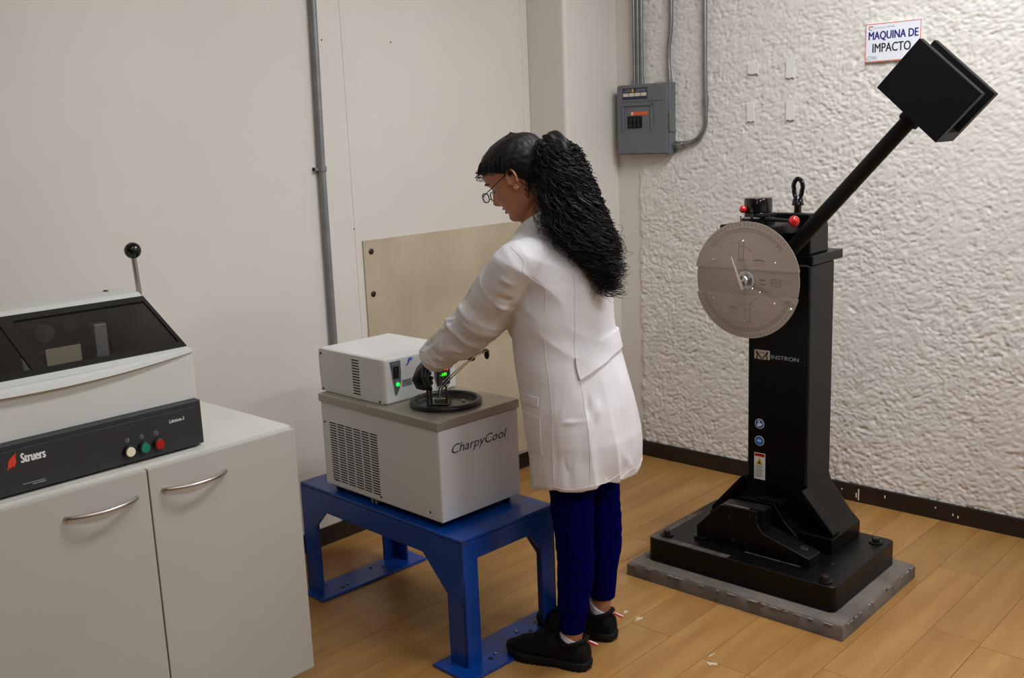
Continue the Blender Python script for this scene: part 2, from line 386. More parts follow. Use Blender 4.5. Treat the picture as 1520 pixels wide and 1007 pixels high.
# skirting
BH = 0.076
struct('baseboard_left', G().box(X0, CXa, YW-0.006, YW, 0, BH), 'skirt', bevel=0.002)
struct('baseboard_column', G().box(CXa-0.006, CXa, CYa-0.006, YW-0.006, 0, BH).box(CXa, XW, CYa-0.006, CYa, 0, BH), 'skirt', bevel=0.002)
struct('baseboard_right', G().box(XW-0.022, XW, Y0, CYa-0.006, 0, BH), 'skirt', bevel=0.003)
g = G()
for (yy, zz, hh) in ((1.745, 0.035, 0.05), (1.755, 0.03, 0.02), (1.82, 0.045, 0.006), (1.63, 0.05, 0.012), (1.42, 0.05, 0.006), (1.35, 0.035, 0.008), (1.33, 0.03, 0.01)):
    g.box(XW-0.0235, XW-0.0215, yy, yy+0.0045, zz-hh/2, zz+hh/2)
part('scuff_mark', g, 'paper', bpy.data.objects['baseboard_right'], 0, label='white paint scuffs')
# ceiling lamps (fixtures)
for i, (x, y, lx, ly, rz, pw) in enumerate(LIGHTS):
    t = thing('ceiling_lamp', 'white rectangular ceiling lamp, %s' % ['above the black impact machine', 'right of the impact machine lamp', 'above the cream cabinet side', 'over the middle of the room', 'farthest from the machines'][i], 'lamp', (x, y, CEIL), 0, 'ceiling lamps')
    part('housing', G().box(-lx/2-0.03, lx/2+0.03, -ly/2-0.03, ly/2+0.03, -0.065, 0), 'enamel', t, 0, 0.004)
    part('diffuser', G().box(-lx/2, lx/2, -ly/2, ly/2, -0.075, -0.06), 'lampw', t, 0, 0.002)

# ------------------------------------------------------------------ beige wall board and wall conduit
t = thing('wall_board', 'large flat beige board screwed low on the wall behind the woman', 'board', (2.588, YW-0.002, 0.09))
part('board', G().box(0, 0.985, -0.008, 0, 0, 1.121), 'panel', t, 0, 0.001)
for (x, z) in ((0.038, 1.075), (0.93, 1.06), (0.035, 0.90)):
    part('screw', G().lathe([(0.012, 0), (0.012, 0.003), (0.006, 0.006)], (x, -0.008, z), (0, -1, 0), 16), 'bolt', t)
t = thing('wall_conduit', 'long grey vertical conduit on the plain wall left of the beige board', 'conduit', (2.408, 3.212, 0))
part('pipe', G().tube([(0.018, 0, CEIL), (0.010, 0, 2.1), (-0.004, 0, 1.5), (-0.008, 0, 0.8), (-0.008, 0, 0.09)], 0.0135, 16), 'galvpaint', t)
part('coupling', G().cyl((-0.0035, 0, 1.497), (-0.0035, 0, 1.517), 0.0175), 'galvpaint', t, bevel=0.002)
part('strap', G().box(-0.035, 0.016, -0.002, 0.020, 1.503, 1.512).box(-0.035, -0.016, 0.004, 0.020, 1.500, 1.515), 'galv', t)
for k, (x, z) in enumerate(((2.462, 1.99), (2.805, 1.995), (2.556, 1.262))):
    o = part('nail_hole', G().lathe([(0.0035, 0), (0.002, 0.002)], (0, 0, 0), (0, -1, 0), 8), 'slot', None); o.location = (x, YW-(0.0022 if x > 2.556 else 0), z)
    setprops(o, ['small dark nail stub on the wall just right of the conduit', 'small dark nail stub high on the wall, right of the conduit stub', 'small dark nail stub above the left corner of the beige board'][k], 'nail', 'nail stubs on the plain wall')

# ------------------------------------------------------------------ breaker panel and its conduits
bx = thing('breaker_panel', 'grey metal electrical breaker panel on the rough wall', 'electrical panel', (XW, 2.815, 1.495))
D = 0.062
E0, E1, EZ = -0.142, 0.146, 0.322
part('enclosure', G().box(-D, 0.004, E0, E1, 0, EZ), 'ebox', bx, 0, 0.003)
cv = part('cover', G().box(-D-0.012, -D, E0+0.004, E1-0.003, 0.004, EZ-0.004), 'ebox', bx, 0, 0.003)
# raised frame round the breaker window
fr = G(); fy0, fy1, fz0, fz1 = -0.060, 0.108, 0.110, 0.232
fr.box(-D-0.019, -D-0.012, fy0, fy1, fz1-0.008, fz1).box(-D-0.019, -D-0.012, fy0, fy0+0.008, fz0, fz1).box(-D-0.019, -D-0.012, fy1-0.008, fy1, fz0, fz1)
fr.box(-D-0.015, -D-0.012, E0+0.02, E1-0.02, 0.243, 0.247)
part('raised_frame', fr, 'ebox', cv, 0, 0.002)
part('breaker_opening', G().box(-D-0.0135, -D-0.012, 0.000, 0.084, 0.122, 0.178), 'slot', cv, 0)
for i in range(3):
    for j in range(2):
        part('breaker_switch', G().box(-D-0.021, -D-0.013, 0.008+i*0.022, 0.024+i*0.022, 0.126+j*0.022, 0.145+j*0.022), 'blackplain', cv, 0, 0.001)
lb = part('orange_label', G().box(-D-0.0132, -D-0.012, -0.034, 0.062, 0.182, 0.197), 'orange', cv, 0)
part('label_end', G().box(-D-0.0140, -D-0.0132, 0.050, 0.061, 0.183, 0.196), 'creamlabel', cv, 0)
part('printed_label', G().box(-D-0.0130, -D-0.012, -0.030, 0.110, 0.254, 0.306), 'navylabel', cv, 0)
for i in range(4):
    part('label_cell', G().box(-D-0.0137, -D-0.0130, -0.026+i*0.034, 0.004+i*0.034, 0.268, 0.283), 'creamlabel', cv, 0)
part('label_mark', G().box(-D-0.0137, -D-0.0130, 0.046, 0.056, 0.288, 0.301), 'yellow', cv, 0, label='small yellow square mark')
g = G()
for k in range(3):
    for (a, b) in ((0.062, 0.104), (-0.022, 0.038)):
        g.box(-D-0.0135, -D-0.0130, a, b-0.006*k, 0.289+k*0.0045, 0.2905+k*0.0045)
part('label_print', g, 'greyprint', cv, 0)
part('cover_screw', G().lathe([(0.005, 0), (0.004, 0.003)], (-D-0.012, 0.05, 0.014), (-1, 0, 0), 12), 'galv', cv)
part('side_latch', G().box(-D-0.004, -0.02, E0-0.006, E0, 0.10, 0.19), 'galv', bx, 0, 0.002)
CXp = XW-0.030
for k, (y, lab) in enumerate(((2.875, 'thin steel conduit rising from the breaker panel, leftmost of three'), (2.853, 'thin steel conduit rising from the breaker panel, middle one of three'), (2.832, 'thin steel conduit rising from the breaker panel, third from the left'))):
    t = thing('conduit', lab, 'conduit', (CXp, y+0.012, 1.815), 0, 'steel conduits at the breaker panel')
    part('pipe', G().tube([(0, 0, 0), (0, 0, 0.5), (0, 0, CEIL-1.815)], 0.0085, 12), 'galv', t)
    part('connector', G().lathe([(0.011, 0), (0.011, 0.03), (0.0095, 0.032)], (0, 0, 0), (0, 0, 1), 12), 'galv', t)
t = thing('conduit', 'steel conduit with a slight wave, rising from the right half of the breaker panel', 'conduit', (CXp, 2.690, 1.815), 0, 'steel conduits at the breaker panel')
part('pipe', G().tube([(0, 0.000, 0), (0, 0.002, 0.04), (0, 0.006, 0.10), (0, 0.004, 0.16), (0, -0.006, 0.22), (0, -0.010, 0.29), (0, -0.010, CEIL-1.815)], 0.0105, 14), 'galv', t)
part('connector', G().lathe([(0.013, 0), (0.013, 0.012), (0.0115, 0.014)], (0, 0, 0), (0, 0, 1), 12), 'galv', t)
t = thing('conduit', 'steel conduit that drops and bends into the side of the breaker panel', 'conduit', (CXp, 2.50, 1.53), 0, 'steel conduits at the breaker panel')
path = [(0, 0.002, CEIL-1.53), (0, 0.004, 0.3), (0, 0.0, 0.16)]
for a in np.linspace(0, PI/2, 10)[1:]: path.append((0, 0.0+0.105*(1-math.cos(a)), 0.115-0.105*math.sin(a)))
path.append((0, 0.165, 0.004))
part('pipe', G().tube(path, 0.0105, 14), 'galv', t)
part('coupling', G().cyl((0, 0.001, 0.168), (0, 0.001, 0.215), 0.0135, n=14), 'galv', t, bevel=0.001)
part('connector', G().cyl((0, 0.118, 0.006), (0, 0.150, 0.004), 0.0155, n=12), 'galv', t, bevel=0.001)
part('lock_nut', G().lathe([(0.018, 0), (0.018, 0.007)], (0, 0.152, 0.004), (0, 1, 0), 6), 'galv', t)

# paper tape remnants
for (y, z, wd, ht, rz, lab) in ((2.272, 1.846, 0.050, 0.042, 0.02, 'short torn scrap of cream tape on the rough wall, upper left of four'),
                              (2.098, 1.836, 0.036, 0.078, 0.0, 'cream tape strip on the rough wall, upper right of four'),
                              (2.283, 1.664, 0.034, 0.078, -0.02, 'cream tape strip on the rough wall, lower left of four'),
                              (2.096, 1.662, 0.036, 0.076, 0.0, 'cream tape strip on the rough wall, lower right of four')):
    n = 6; top = [(-wd/2+wd*i/n, ht/2+0.0015*math.sin(i*2.1+y*9)) for i in range(n+1)]; bot = [(wd/2-wd*i/n, -ht/2+0.0025*math.sin(i*1.7+z*7)) for i in range(n+1)]
    o = part('tape_strip', G().prism(top+bot, 'yz', -0.0035, 0.0035), 'paper', None, 0, label=lab, cat='tape', group='tape remnants on the rough wall'); o.location = (XW-0.016, y, z); o.rotation_euler = (rz, 0.0, 0)

# ------------------------------------------------------------------ wall sign
EX, EY = (0, -1, 0), (0, 0, 1)
sg = thing('wall_sign', 'white sign with orange border reading MAQUINA DE IMPACTO on the rough wall', 'sign', (XW-0.020, 1.774, 1.833))
part('board', G().box(-0.003, 0.012, -0.220, 0, 0, 0.147), 'signw', sg, 0, 0.001)
g = G(); bwd = 0.0026
g.box(-0.0036, -0.003, -0.2185, -0.0015, 0.0015, 0.0015+bwd).box(-0.0036, -0.003, -0.2185, -0.0015, 0.1455-bwd, 0.1455).box(-0.0036, -0.003, -0.0015-bwd, -0.0015, 0.0015, 0.1455).box(-0.0036, -0.003, -0.2185, -0.2185+bwd, 0.0015, 0.1455)
part('border', g, 'signor', sg, 0)
text('lettering', 'MAQUINA DE', 'signtxt', (-0.003, -0.013, 0.079), EX, EY, 0.194, 0.036, sg, fat=0.0024)
text('lettering', 'IMPACTO', 'signblk', (-0.003, -0.030, 0.036), EX, EY, 0.150, 0.034, sg, fat=0.0018)
text('lettering', 'ELECTROPULIDO', 'greyprint', (-0.003, -0.034, 0.1255), EX, EY, 0.050, 0.0055, sg)
text('lettering', 'UNITOS', 'signtxt', (-0.003, -0.088, 0.1265), EX, EY, 0.028, 0.0060, sg)
g = G()
for a0 in range(10, 30): pass
path = [(-0.0036, -0.022-0.0075*math.cos(a), 0.129+0.0065*math.sin(a)) for a in np.linspace(0.5, 5.6, 18)]
part('emblem', G().tube(path, 0.0013, 6, flat=0.5), 'signtxt', sg)
part('emblem_bar', G().box(-0.0037, -0.003, -0.030, -0.014, 0.1330, 0.1365), 'signor', sg, 0)
path = [(-0.0036, -0.017-0.0085*math.cos(a)-0.004*math.sin(a), 0.016+0.0070*math.sin(a)) for a in np.linspace(0, 2*PI, 20)[:-1]]
part('emblem', G().tube(path, 0.0009, 6, closed=True, flat=0.5), 'darkprint', sg)
g = G()
for k in range(4): g.box(-0.0035, -0.003, -0.050+0.004*(k % 2), -0.029, 0.0105+k*0.0034, 0.0118+k*0.0034)
part('small_print', g, 'greyprint', sg, 0)

# ------------------------------------------------------------------ concrete slab
A = np.array([2.814, 2.097]); 
sl = G(); TH = 0.010
sx, sy, shh = 0.599, 0.828, 0.051
sb = bmesh.new(); 
nx_, ny_ = 26, 36
def slabring(inset, z, jit):
    pts = []
    for i in range(nx_): pts.append((i/nx_*sx, 0))
    for i in range(ny_): pts.append((sx, -i/ny_*sy))
    for i in range(nx_): pts.append((sx-i/nx_*sx, -sy))
    for i in range(ny_): pts.append((0, -sy+i/ny_*sy))
    out = []
    for k, (x, y) in enumerate(pts):
        dx = inset if x < 1e-6 else (-inset if x > sx-1e-6 else 0); dy = -inset if y > -1e-6 else (inset if y < -sy+1e-6 else 0)
        r = (vnoise(np.array([k*0.45]), np.array([z*100.0]), 3)[0]-0.5)*jit
        out.append((x+dx+(r if dx > 0 else -r if dx < 0 else 0), y+dy+(r if dy > 0 else -r if dy < 0 else 0), z))
    return out
sl.loft([slabring(0, 0, 0.002), slabring(0.0, 0.042, 0.006), slabring(0.006, shh, 0.009)])
t = thing('concrete_slab', 'low rough grey concrete slab under the black impact machine', 'slab', (A[0], A[1], 0), TH)
part('block', sl, 'concrete', t, 40)
g = G()
for k in range(34):
    u = rng.uniform(0.02, 0.98); L_ = rng.uniform(0.008, 0.035); s = rng.uniform(0.001, 0.0035)
    if k % 2: g.box(-0.0012, 0.006, -u*sy-L_/2, -u*sy+L_/2, shh-0.006-s, shh-0.004)
    else: g.box(u*sx-L_/2, u*sx+L_/2, -sy-0.0012, -sy+0.006, shh-0.006-s, shh-0.004)
part('chipped_edge', g, 'chip', t, 0, kind='stuff', label='pale chipped upper edge')

# ------------------------------------------------------------------ impact machine
im = thing('impact_machine', 'tall black pendulum impact testing machine with round steel dial', 'testing machine', (3.129, 1.6915, 0.051), 0.013)
LZ = 0.051      # local z = world z - LZ
def rrect(x0, x1, y0, y1, r, n=5):
    pts = []
    for cx, cy, a0 in ((x1-r, y1-r, 0), (x0+r, y1-r, PI/2), (x0+r, y0+r, PI), (x1-r, y0+r, 1.5*PI)):
        for i in range(n+1): a = a0+PI/2*i/n; pts.append((cx+r*math.cos(a), cy+r*math.sin(a)))
    return pts
part('base_plate', G().prism(rrect(-0.247, 0.247, -0.360, 0.360, 0.022), 'xy', 0.0, 0.089), 'blackpaint', im, 30, 0.004)
part('worn_strip', G().box(-0.242, 0.088, 0.325, 0.354, 0.0885, 0.0896).box(-0.244, -0.216, 0.034, 0.325, 0.0885, 0.0896), 'worn', im, 0, label='bare worn metal strip on the base edge')
part('worn_strip', G().box(-0.163, -0.156, -0.20, 0.01, 0.0885, 0.0899), 'worn', im, 0, label='thin scraped line in front of the support')
for (x, y) in ((-0.194, 0.311), (0.184, -0.316), (-0.213, -0.314), (0.215, 0.317)):
    b = part('anchor_bolt', G().lathe([(0.013, 0), (0.013, 0.013), (0.0115, 0.015)], (x, y, 0.094), (0, 0, 1), 6), 'bolt', im, 30)
    part('washer', G().lathe([(0.024, 0), (0.024, 0.004), (0.022, 0.005)], (x, y, 0.089), (0, 0, 1), 24), 'blackpaint', b)
part('base_hole', G().lathe([(0.006, 0), (0.006, 0.0006)], (-0.075, -0.275, 0.089), (0, 0, 1), 14), 'slot', im)
# column: flared foot, shaft, flange
CX0, CX1, CY1 = 0.046, 0.234, 0.117
c = G()
prof = [(-CY1, 1.082), (-CY1, 0.300), (-0.128, 0.268), (-0.205, 0.170), (-0.238, 0.140), (-0.238, 0.089), (0.238, 0.089), (0.238, 0.140), (0.205, 0.170), (0.128, 0.268), (CY1, 0.300), (CY1, 1.082)]
co_ = part('column', G().prism([p for p in prof], 'yz', CX0, CX1), 'blackpaint', im, 25, 0.007)
for s in (-1, 1):
    part('foot_rib', G().prism([(s*0.122, 0.296), (s*0.240, 0.160), (s*0.240, 0.130), (s*0.122, 0.262)], 'yz', 0.0, CX0+0.004), 'blackpaint', im, 0, 0.003)
    part('foot', G().box(-0.010, 0.200, min(s*0.117, s*0.242), max(s*0.117, s*0.242), 0.089, 0.146), 'blackpaint', im, 0, 0.004)
part('foot_scratch', G().tube([(0.001, -0.150, 0.266), (-0.001, -0.232, 0.171)], 0.0012, 6, flat=0.5).tube([(0.006, -0.150, 0.266), (0.006, -0.236, 0.1655)], 0.0009, 6, flat=0.5), 'worn', im, label='bare scratched edge')
for s in (-1, 1):
    part('foot_lug', G().prism([(0.185, 0.089), (0.224, 0.089), (0.224, 0.128), (0.212, 0.138), (0.185, 0.138)], 'xz', s*0.232, s*0.150), 'blackpaint', im, 0, 0.004)
    part('foot_bolt', G().cyl((0.21, s*0.19, 0.136), (0.21, s*0.19, 0.146), 0.012, n=6), 'bolt', im)
part('flange', G().box(CX0, 0.287, -0.124, 0.124, 1.082, 1.116), 'blackpaint', im, 0, 0.006)
# head housing, profile in x-z with rounded back
hp = [(CX0+0.002, 1.116), (0.196, 1.116), (0.191, 1.150)]
for a in np.linspace(0, PI/2, 8): hp.append((0.191-0.055+0.055*math.cos(a), 1.190+0.062*math.sin(a)))
hp += [(CX0+0.002, 1.258)]
part('head_housing', G().prism(hp, 'xz', -0.112, 0.112), 'blackpaint', im, 30, 0.006)
part('seam', G().box(CX0-0.001, CX0+0.002, -0.110, 0.110, 1.078, 1.083), 'worn', im, 0, label='thin bare line under the flange')
# eye bolt
ey = part('eye_bolt', G().lathe([(0.020, 0), (0.020, 0.004), (0.0125, 0.006), (0.0125, 0.028), (0.021, 0.030), (0.017, 0.052), (0.010, 0.060)], (0.110, -0.035, 1.250), (0, 0, 1), 20), 'blackgloss', im, 40)
path = [(0.110, -0.035+0.0175*math.cos(a)*(1.0 if math.sin(a) > 0 else 0.85), 1.336+0.034*math.sin(a)) for a in np.linspace(0, 2*PI, 26)[:-1]]
part('ring', G().tube(path, 0.0078, 10, closed=True), 'blackgloss', ey)
# front bracket that carries latch and dial
part('front_bracket', G().prism([(-0.168, 1.196), (-0.168, 1.234), (CX0, 1.234), (CX0, 1.150), (0.02, 1.196)], 'xz', -0.085, 0.108), 'blackpaint', im, 0, 0.005)
part('shaft_boss', G().lathe([(0.052, 0), (0.052, 0.075), (0.040, 0.085)], (CX0+0.01, 0, 1.055), (-1, 0, 0), 32), 'blackpaint', im, 40)
kx, ky = -0.085, 0.010
kn = part('latch_knob', G().lathe([(0.045, 0), (0.046, 0.02), (0.044, 0.022), (0.046, 0.024), (0.046, 0.064), (0.043, 0.069), (0.036, 0.070)], (kx, ky, 1.250), (0, 0, 1), 40), 'blackgloss', im, 40)
part('knob_collar', G().lathe([(0.054, 0), (0.054, 0.018), (0.050, 0.021)], (kx, ky, 1.232), (0, 0, 1), 40), 'blackpaint', kn, 40)
part('knob_marks', G().box(kx-0.0475, kx-0.044, ky+0.004, ky+0.024, 1.2525, 1.2575).box(kx-0.0475, kx-0.044, ky-0.030, ky-0.008, 1.2535, 1.2575), 'greyprint', kn, 0)
lv = part('release_lever', G().tube([(kx-0.02, ky-0.02, 1.250), (kx-0.04, ky-0.065, 1.252), (kx-0.045, ky-0.140, 1.249)], [0.008, 0.007, 0.0055], 12), 'blackplain', im)
part('lever_ball', G().ball((kx-0.045, ky-0.152, 1.2485), 0.0178), 'red', lv, 60, label='glossy red ball knob')
part('latch_plate', G().prism([(kx-0.03, ky+0.02), (kx-0.055, ky-0.04), (kx+0.01, ky-0.062), (kx+0.03, ky-0.05)], 'xy', 1.262, 1.270), 'blackplain', lv, 0, 0.001)
l2 = part('short_lever', G().cyl((kx, ky+0.03, 1.262), (kx-0.05, ky+0.026, 1.282), 0.005, n=10), 'blackplain', im)
part('lever_ball', G().ball((kx-0.052, ky+0.027, 1.284), 0.0125), 'red', l2, 60, label='small red ball knob')
part('stop_pin', G().cyl((-0.13, 0.050, 1.232), (-0.13, 0.050, 1.262), 0.0028, n=10), 'satin', im)
# dial
dc = thing('dial', None, None); dc.parent = im; dc.location = (-0.179, 0.0, 1.055); dc.rotation_euler = (0, 0, -0.013)
del_ = dc
def dseg(z0, z1, r, xa, xb):
    pts = []
    zz = np.linspace(z0, z1, 60)
    for z in zz: pts.append((math.sqrt(max(r*r-z*z, 0)), z))
    for z in zz[::-1]: pts.append((-math.sqrt(max(r*r-z*z, 0)), z))
    out = [pts[0]]
    for q in pts[1:]:
        if abs(q[0]-out[-1][0])+abs(q[1]-out[-1][1]) > 1e-6: out.append(q)
    if abs(out[0][0]-out[-1][0])+abs(out[0][1]-out[-1][1]) < 1e-6: out.pop()
    return G().prism(out, 'yz', xa, xb)
part('scale_plate', dseg(0.037, 0.1945, 0.1945, -0.004, 0.0), 'dial', dc, 30, label='upper segment of the dial')
part('scale_plate', dseg(-0.1945, -0.050, 0.1945, -0.004, 0.0), 'dial', dc, 30, label='lower segment of the dial')
part('back_plate', dseg(-0.12, 0.12, 0.188, -0.001, 0.006), 'dial2', dc, 30)
g = G()
def mark(g, y, z, ang, L, wd, x=-0.0042):
    # thin bar centred (y,z), along angle ang in y-z plane
    dy, dz = math.cos(ang)*L/2, math.sin(ang)*L/2; ny2, nz2 = -math.sin(ang)*wd/2, math.cos(ang)*wd/2
    P = [(y-dy-ny2, z-dz-nz2), (y+dy-ny2, z+dz-nz2), (y+dy+ny2, z+dz+nz2), (y-dy+ny2, z-dz+nz2)]
    g.prism(P, 'yz', x, x+0.0003)
for k in range(60):                   # upper scale, crowding to the right
    a = math.radians(140-100*(k/59.0)**0.8); 
    if k % 1 == 0: mark(g, -0.166*math.cos(PI-a) if False else 0.166*-math.cos(a), 0.166*math.sin(a), PI-a if False else math.atan2(math.sin(a), -math.cos(a)), 0.009 if k % 5 else 0.014, 0.0007)
for k in range(90):
    a = math.radians(198+142*(k/89.0)**0.95); mark(g, -0.166*math.cos(a), 0.166*math.sin(a), math.atan2(math.sin(a), -math.cos(a)), 0.009 if k % 5 else 0.015, 0.0007)
for R_, a0, a1 in ((0.171, 40, 140), (0.160, 40, 140), (0.171, 198, 340), (0.160, 198, 340)):
    n = 40
    for k in range(n):
        a = math.radians(a0+(a1-a0)*(k+0.5)/n); mark(g, -R_*math.cos(a), R_*math.sin(a), math.atan2(math.cos(a), math.sin(a)), math.radians(a1-a0)/n*R_*1.02, 0.0007)
for k in range(22):
    a = math.radians(138-96*k/21.0); mark(g, -0.184*math.cos(a), 0.184*math.sin(a), math.atan2(math.sin(a), -math.cos(a)), 0.007, 0.0016)
for k in range(34):
    a = math.radians(200+138*k/33.0); mark(g, -0.184*math.cos(a), 0.184*math.sin(a), math.atan2(math.sin(a), -math.cos(a)), 0.007, 0.0014)
for (yy, zz, ww) in ((-0.048, 0.070, 0.026), (-0.046, 0.066, 0.042), (0.046, -0.092, 0.022), (0.046, -0.097, 0.040)): mark(g, yy, zz, 0, ww, 0.0016)
for s, (yy, zz) in ((1, (0.012, 0.0)), ):
    pass
# small pendulum pictures
for (oy, oz, hd, an) in ((0.018, 0.065, 0.055, -0.5), (-0.008, -0.140, 0.052, 0.8)):
    mark(g, oy-0.009, oz+hd/2, PI/2, hd-0.012, 0.0009); mark(g, oy+0.009, oz+hd/2, PI/2, hd-0.012, 0.0009); mark(g, oy, oz, 0, 0.034, 0.0012); mark(g, oy, oz+0.004, 0, 0.022, 0.0010)
    for k in range(14):
        a = 2*PI*k/14; mark(g, oy+0.0105*math.cos(a), oz+hd+0.0105*math.sin(a), a+PI/2, 0.005, 0.0009)
    mark(g, oy-0.028*math.cos(an), oz+hd+0.028*math.sin(an), math.atan2(math.sin(an), -math.cos(an)), 0.034, 0.0010)
part('scale_marks', g, 'darkprint', dc, 0, kind='stuff')
g = G()
for k in range(46):
    a = math.radians(205+118*k/45.0); mark(g, -0.148*math.cos(a), 0.148*math.sin(a), math.atan2(math.sin(a), -math.cos(a)), 0.008, 0.0007)
for k in range(24):
    a = math.radians(125-75*k/23.0); mark(g, -0.150*math.cos(a), 0.150*math.sin(a), math.atan2(math.sin(a), -math.cos(a)), 0.006, 0.0006)
for (yy, zz, ww) in ((-0.046, 0.058, 0.038), (-0.046, 0.052, 0.044), (0.046, -0.104, 0.038), (0.046, -0.110, 0.034)): mark(g, yy, zz, 0, ww, 0.0009)
mark(g, -0.105, 0.108, -0.9, 0.03, 0.0007); mark(g, 0.095, 0.11, 0.9, 0.03, 0.0007); mark(g, -0.145, -0.066, -0.42, 0.06, 0.0007)
part('red_scale_marks', g, mat('faint_red_print', S(140, 92, 78), 0.5), dc, 0, kind='stuff')
g = G()
for zz in (0.004, -0.010):
    for a_, b_ in ((0, 1),):
        mark(g, -0.108, zz+0.004, 0, 0.036, 0.0009, -0.0014); mark(g, -0.108, zz-0.004, 0, 0.036, 0.0009, -0.0014); mark(g, -0.090, zz, PI/2, 0.008, 0.0009, -0.0014); mark(g, -0.126, zz, PI/2, 0.008, 0.0009, -0.0014)
    mark(g, -0.059, zz, 0, 0.024, 0.0022, -0.0014)
part('printed_boxes', g, 'darkprint', dc, 0)
for (y, z) in ((0.123, 0.063), (-0.107, 0.062), (0.123, -0.070), (-0.106, -0.070), (0.011, 0.129), (0.004, -0.138)):
    part('dial_screw', G().lathe([(0.0045, 0), (0.0045, 0.003), (0.003, 0.0045)], (-0.003, y, z), (-1, 0, 0), 12), 'chrome', dc)
hb = part('hub', G().lathe([(0.031, 0), (0.031, 0.002), (0.024, 0.003), (0.024, 0.001)], (-0.001, 0.0, 0.0), (-1, 0, 0), 32), 'satin', dc, 30)
part('hub_nut', G().lathe([(0.017, 0), (0.0175, 0.020), (0.0155, 0.023), (0.006, 0.023), (0.005, 0.030), (0.0005, 0.031)], (-0.002, 0.0, 0.0), (-1, 0, 0), 28), 'satin', hb, 30)
def needle(g, p0, p1, w0, w1, x, th):
    p0 = Vector(p0); p1 = Vector(p1); d = (p1-p0).normalized(); n = Vector((-d.y, d.x))
    g.prism([tuple(p0+n*w0), tuple(p0-n*w0), tuple(p1-n*w1), tuple(p1+n*w1)], 'yz', x, x+th)
g = G(); needle(g, (-0.006, -0.028), (0.036, 0.078), 0.0065, 0.0022, -0.034, 0.0025)
part('pointer', g, 'chrome', dc, 0, 0.0006)
g = G(); needle(g, (-0.012, -0.010), (-0.178, -0.083), 0.0050, 0.0028, -0.016, 0.0015)
part('pointer', g, 'clear', dc, 0, label='clear acrylic follower pointer')
for (y, z) in ((-0.035, -0.024), (-0.062, -0.034), (-0.172, -0.080), (0.012, 0.002)):
    part('pointer_pin', G().lathe([(0.0045, 0), (0.0045, 0.009), (0.003, 0.011)], (-0.014, y, z), (-1, 0, 0), 12), 'chrome', dc)
part('dial_spacer', G().cyl((0.006, 0, 0), (0.17, 0, 0), 0.022), 'blackpaint', dc)
# pendulum, local origin at pivot; arm points along unit a in y-z plane
PX = -0.029; a47 = math.radians(132.3)
mt = Matrix.Translation((PX, -0.0, 1.055)) @ Matrix.Rotation(math.radians(42.9), 4, 'X')
# in this frame +z runs along the arm, y across
pe = thing('pendulum', None, None); pe.parent = im; pe.matrix_basis = mt
part('arm', G().cyl((0, 0, 0), (0, 0, 0.690), 0.0245, n=28), 'hammer', pe)
part('arm_hub', G().cyl((-0.03, 0, 0), (0.03, 0, 0), 0.046, n=32), 'hammer', pe, bevel=0.003)
part('collar', G().cyl((0, 0, 0.668), (0, 0, 0.705), 0.033, n=28), 'hammer', pe, bevel=0.003)
hh = G(); z0, z1, hy, hx, tp = 0.7000, 0.8800, 0.1225, 0.0735, 0.030
part('hammer_plate', G().box(-hx, -hx+tp, -hy, hy, z0, z1), 'hammer', pe, 0, 0.002)
part('hammer_plate', G().box(hx-tp, hx, -hy, hy, z0, z1), 'hammer', pe, 0, 0.002)
part('hammer_web', G().box(-hx+tp, hx-tp, -hy, hy, z0, z0+0.036), 'hammer', pe, 0, 0.001)
part('striker', G().prism([(0.040, z0+0.036), (0.005, z0+0.036), (0.005, z1-0.03), (0.025, z1-0.03)], 'yz', -0.012, 0.012), 'blackpaint', pe, 0, 0.001)
# specimen supports
nb = [(0.210, 0.089), (0.210, 0.141), (0.116, 0.237), (0.0, 0.243), (-0.030, 0.243), (-0.030, 0.200), (-0.052, 0.170), (-0.225, 0.110), (-0.225, 0.089)]
part('anvil_support', G().prism(nb, 'yz', -0.152, -0.072), 'blackpaint', im, 0, 0.003)
part('anvil_support', G().prism([(0.205, 0.089), (0.205, 0.150), (0.110, 0.228), (-0.020, 0.228), (-0.060, 0.170), (-0.150, 0.089)], 'yz', -0.010, 0.044), 'blackpaint', im, 0, 0.003)
part('anvil', G().box(-0.135, -0.078, -0.050, 0.010, 0.200, 0.246).box(-0.140, -0.120, -0.055, -0.030, 0.150, 0.20), 'blackpaint', im, 0, 0.002)
part('anvil', G().box(-0.008, 0.030, -0.050, 0.050, 0.215, 0.238), 'blackpaint', im, 0, 0.002)
part('anvil_rib', G().box(-0.148, -0.136, 0.005, 0.105, 0.2415, 0.2445), 'worn', im, 0, label='thin worn top edge')
wd = part('support_wedge', G().prism([(-0.035, 0.089), (-0.035, 0.168), (-0.055, 0.172), (-0.230, 0.122), (-0.230, 0.089)], 'yz', -0.158, -0.072), 'blackpaint', im, 0, 0.003)
part('wedge_bolt', G().lathe([(0.014, 0), (0.014, 0.004), (0.008, 0.004), (0.008, 0.001)], (-0.112, -0.188, 0.1335), (0, -0.27, 0.96), 20), 'slot', wd, 30)
for (x, y, z) in ((-0.154, 0.075, 0.20), (-0.154, 0.06, 0.12), (-0.154, -0.005, 0.225), (-0.154, -0.03, 0.223)):
    part('support_bolt', G().cyl((x+0.003, y, z), (x-0.002, y, z), 0.006 if z < 0.21 else 0.0028, n=12), 'bolt', wd)
part('clamp_foot', G().box(-0.165, -0.14, 0.17, 0.215, 0.089, 0.100), 'blackpaint', im, 0, 0.003)
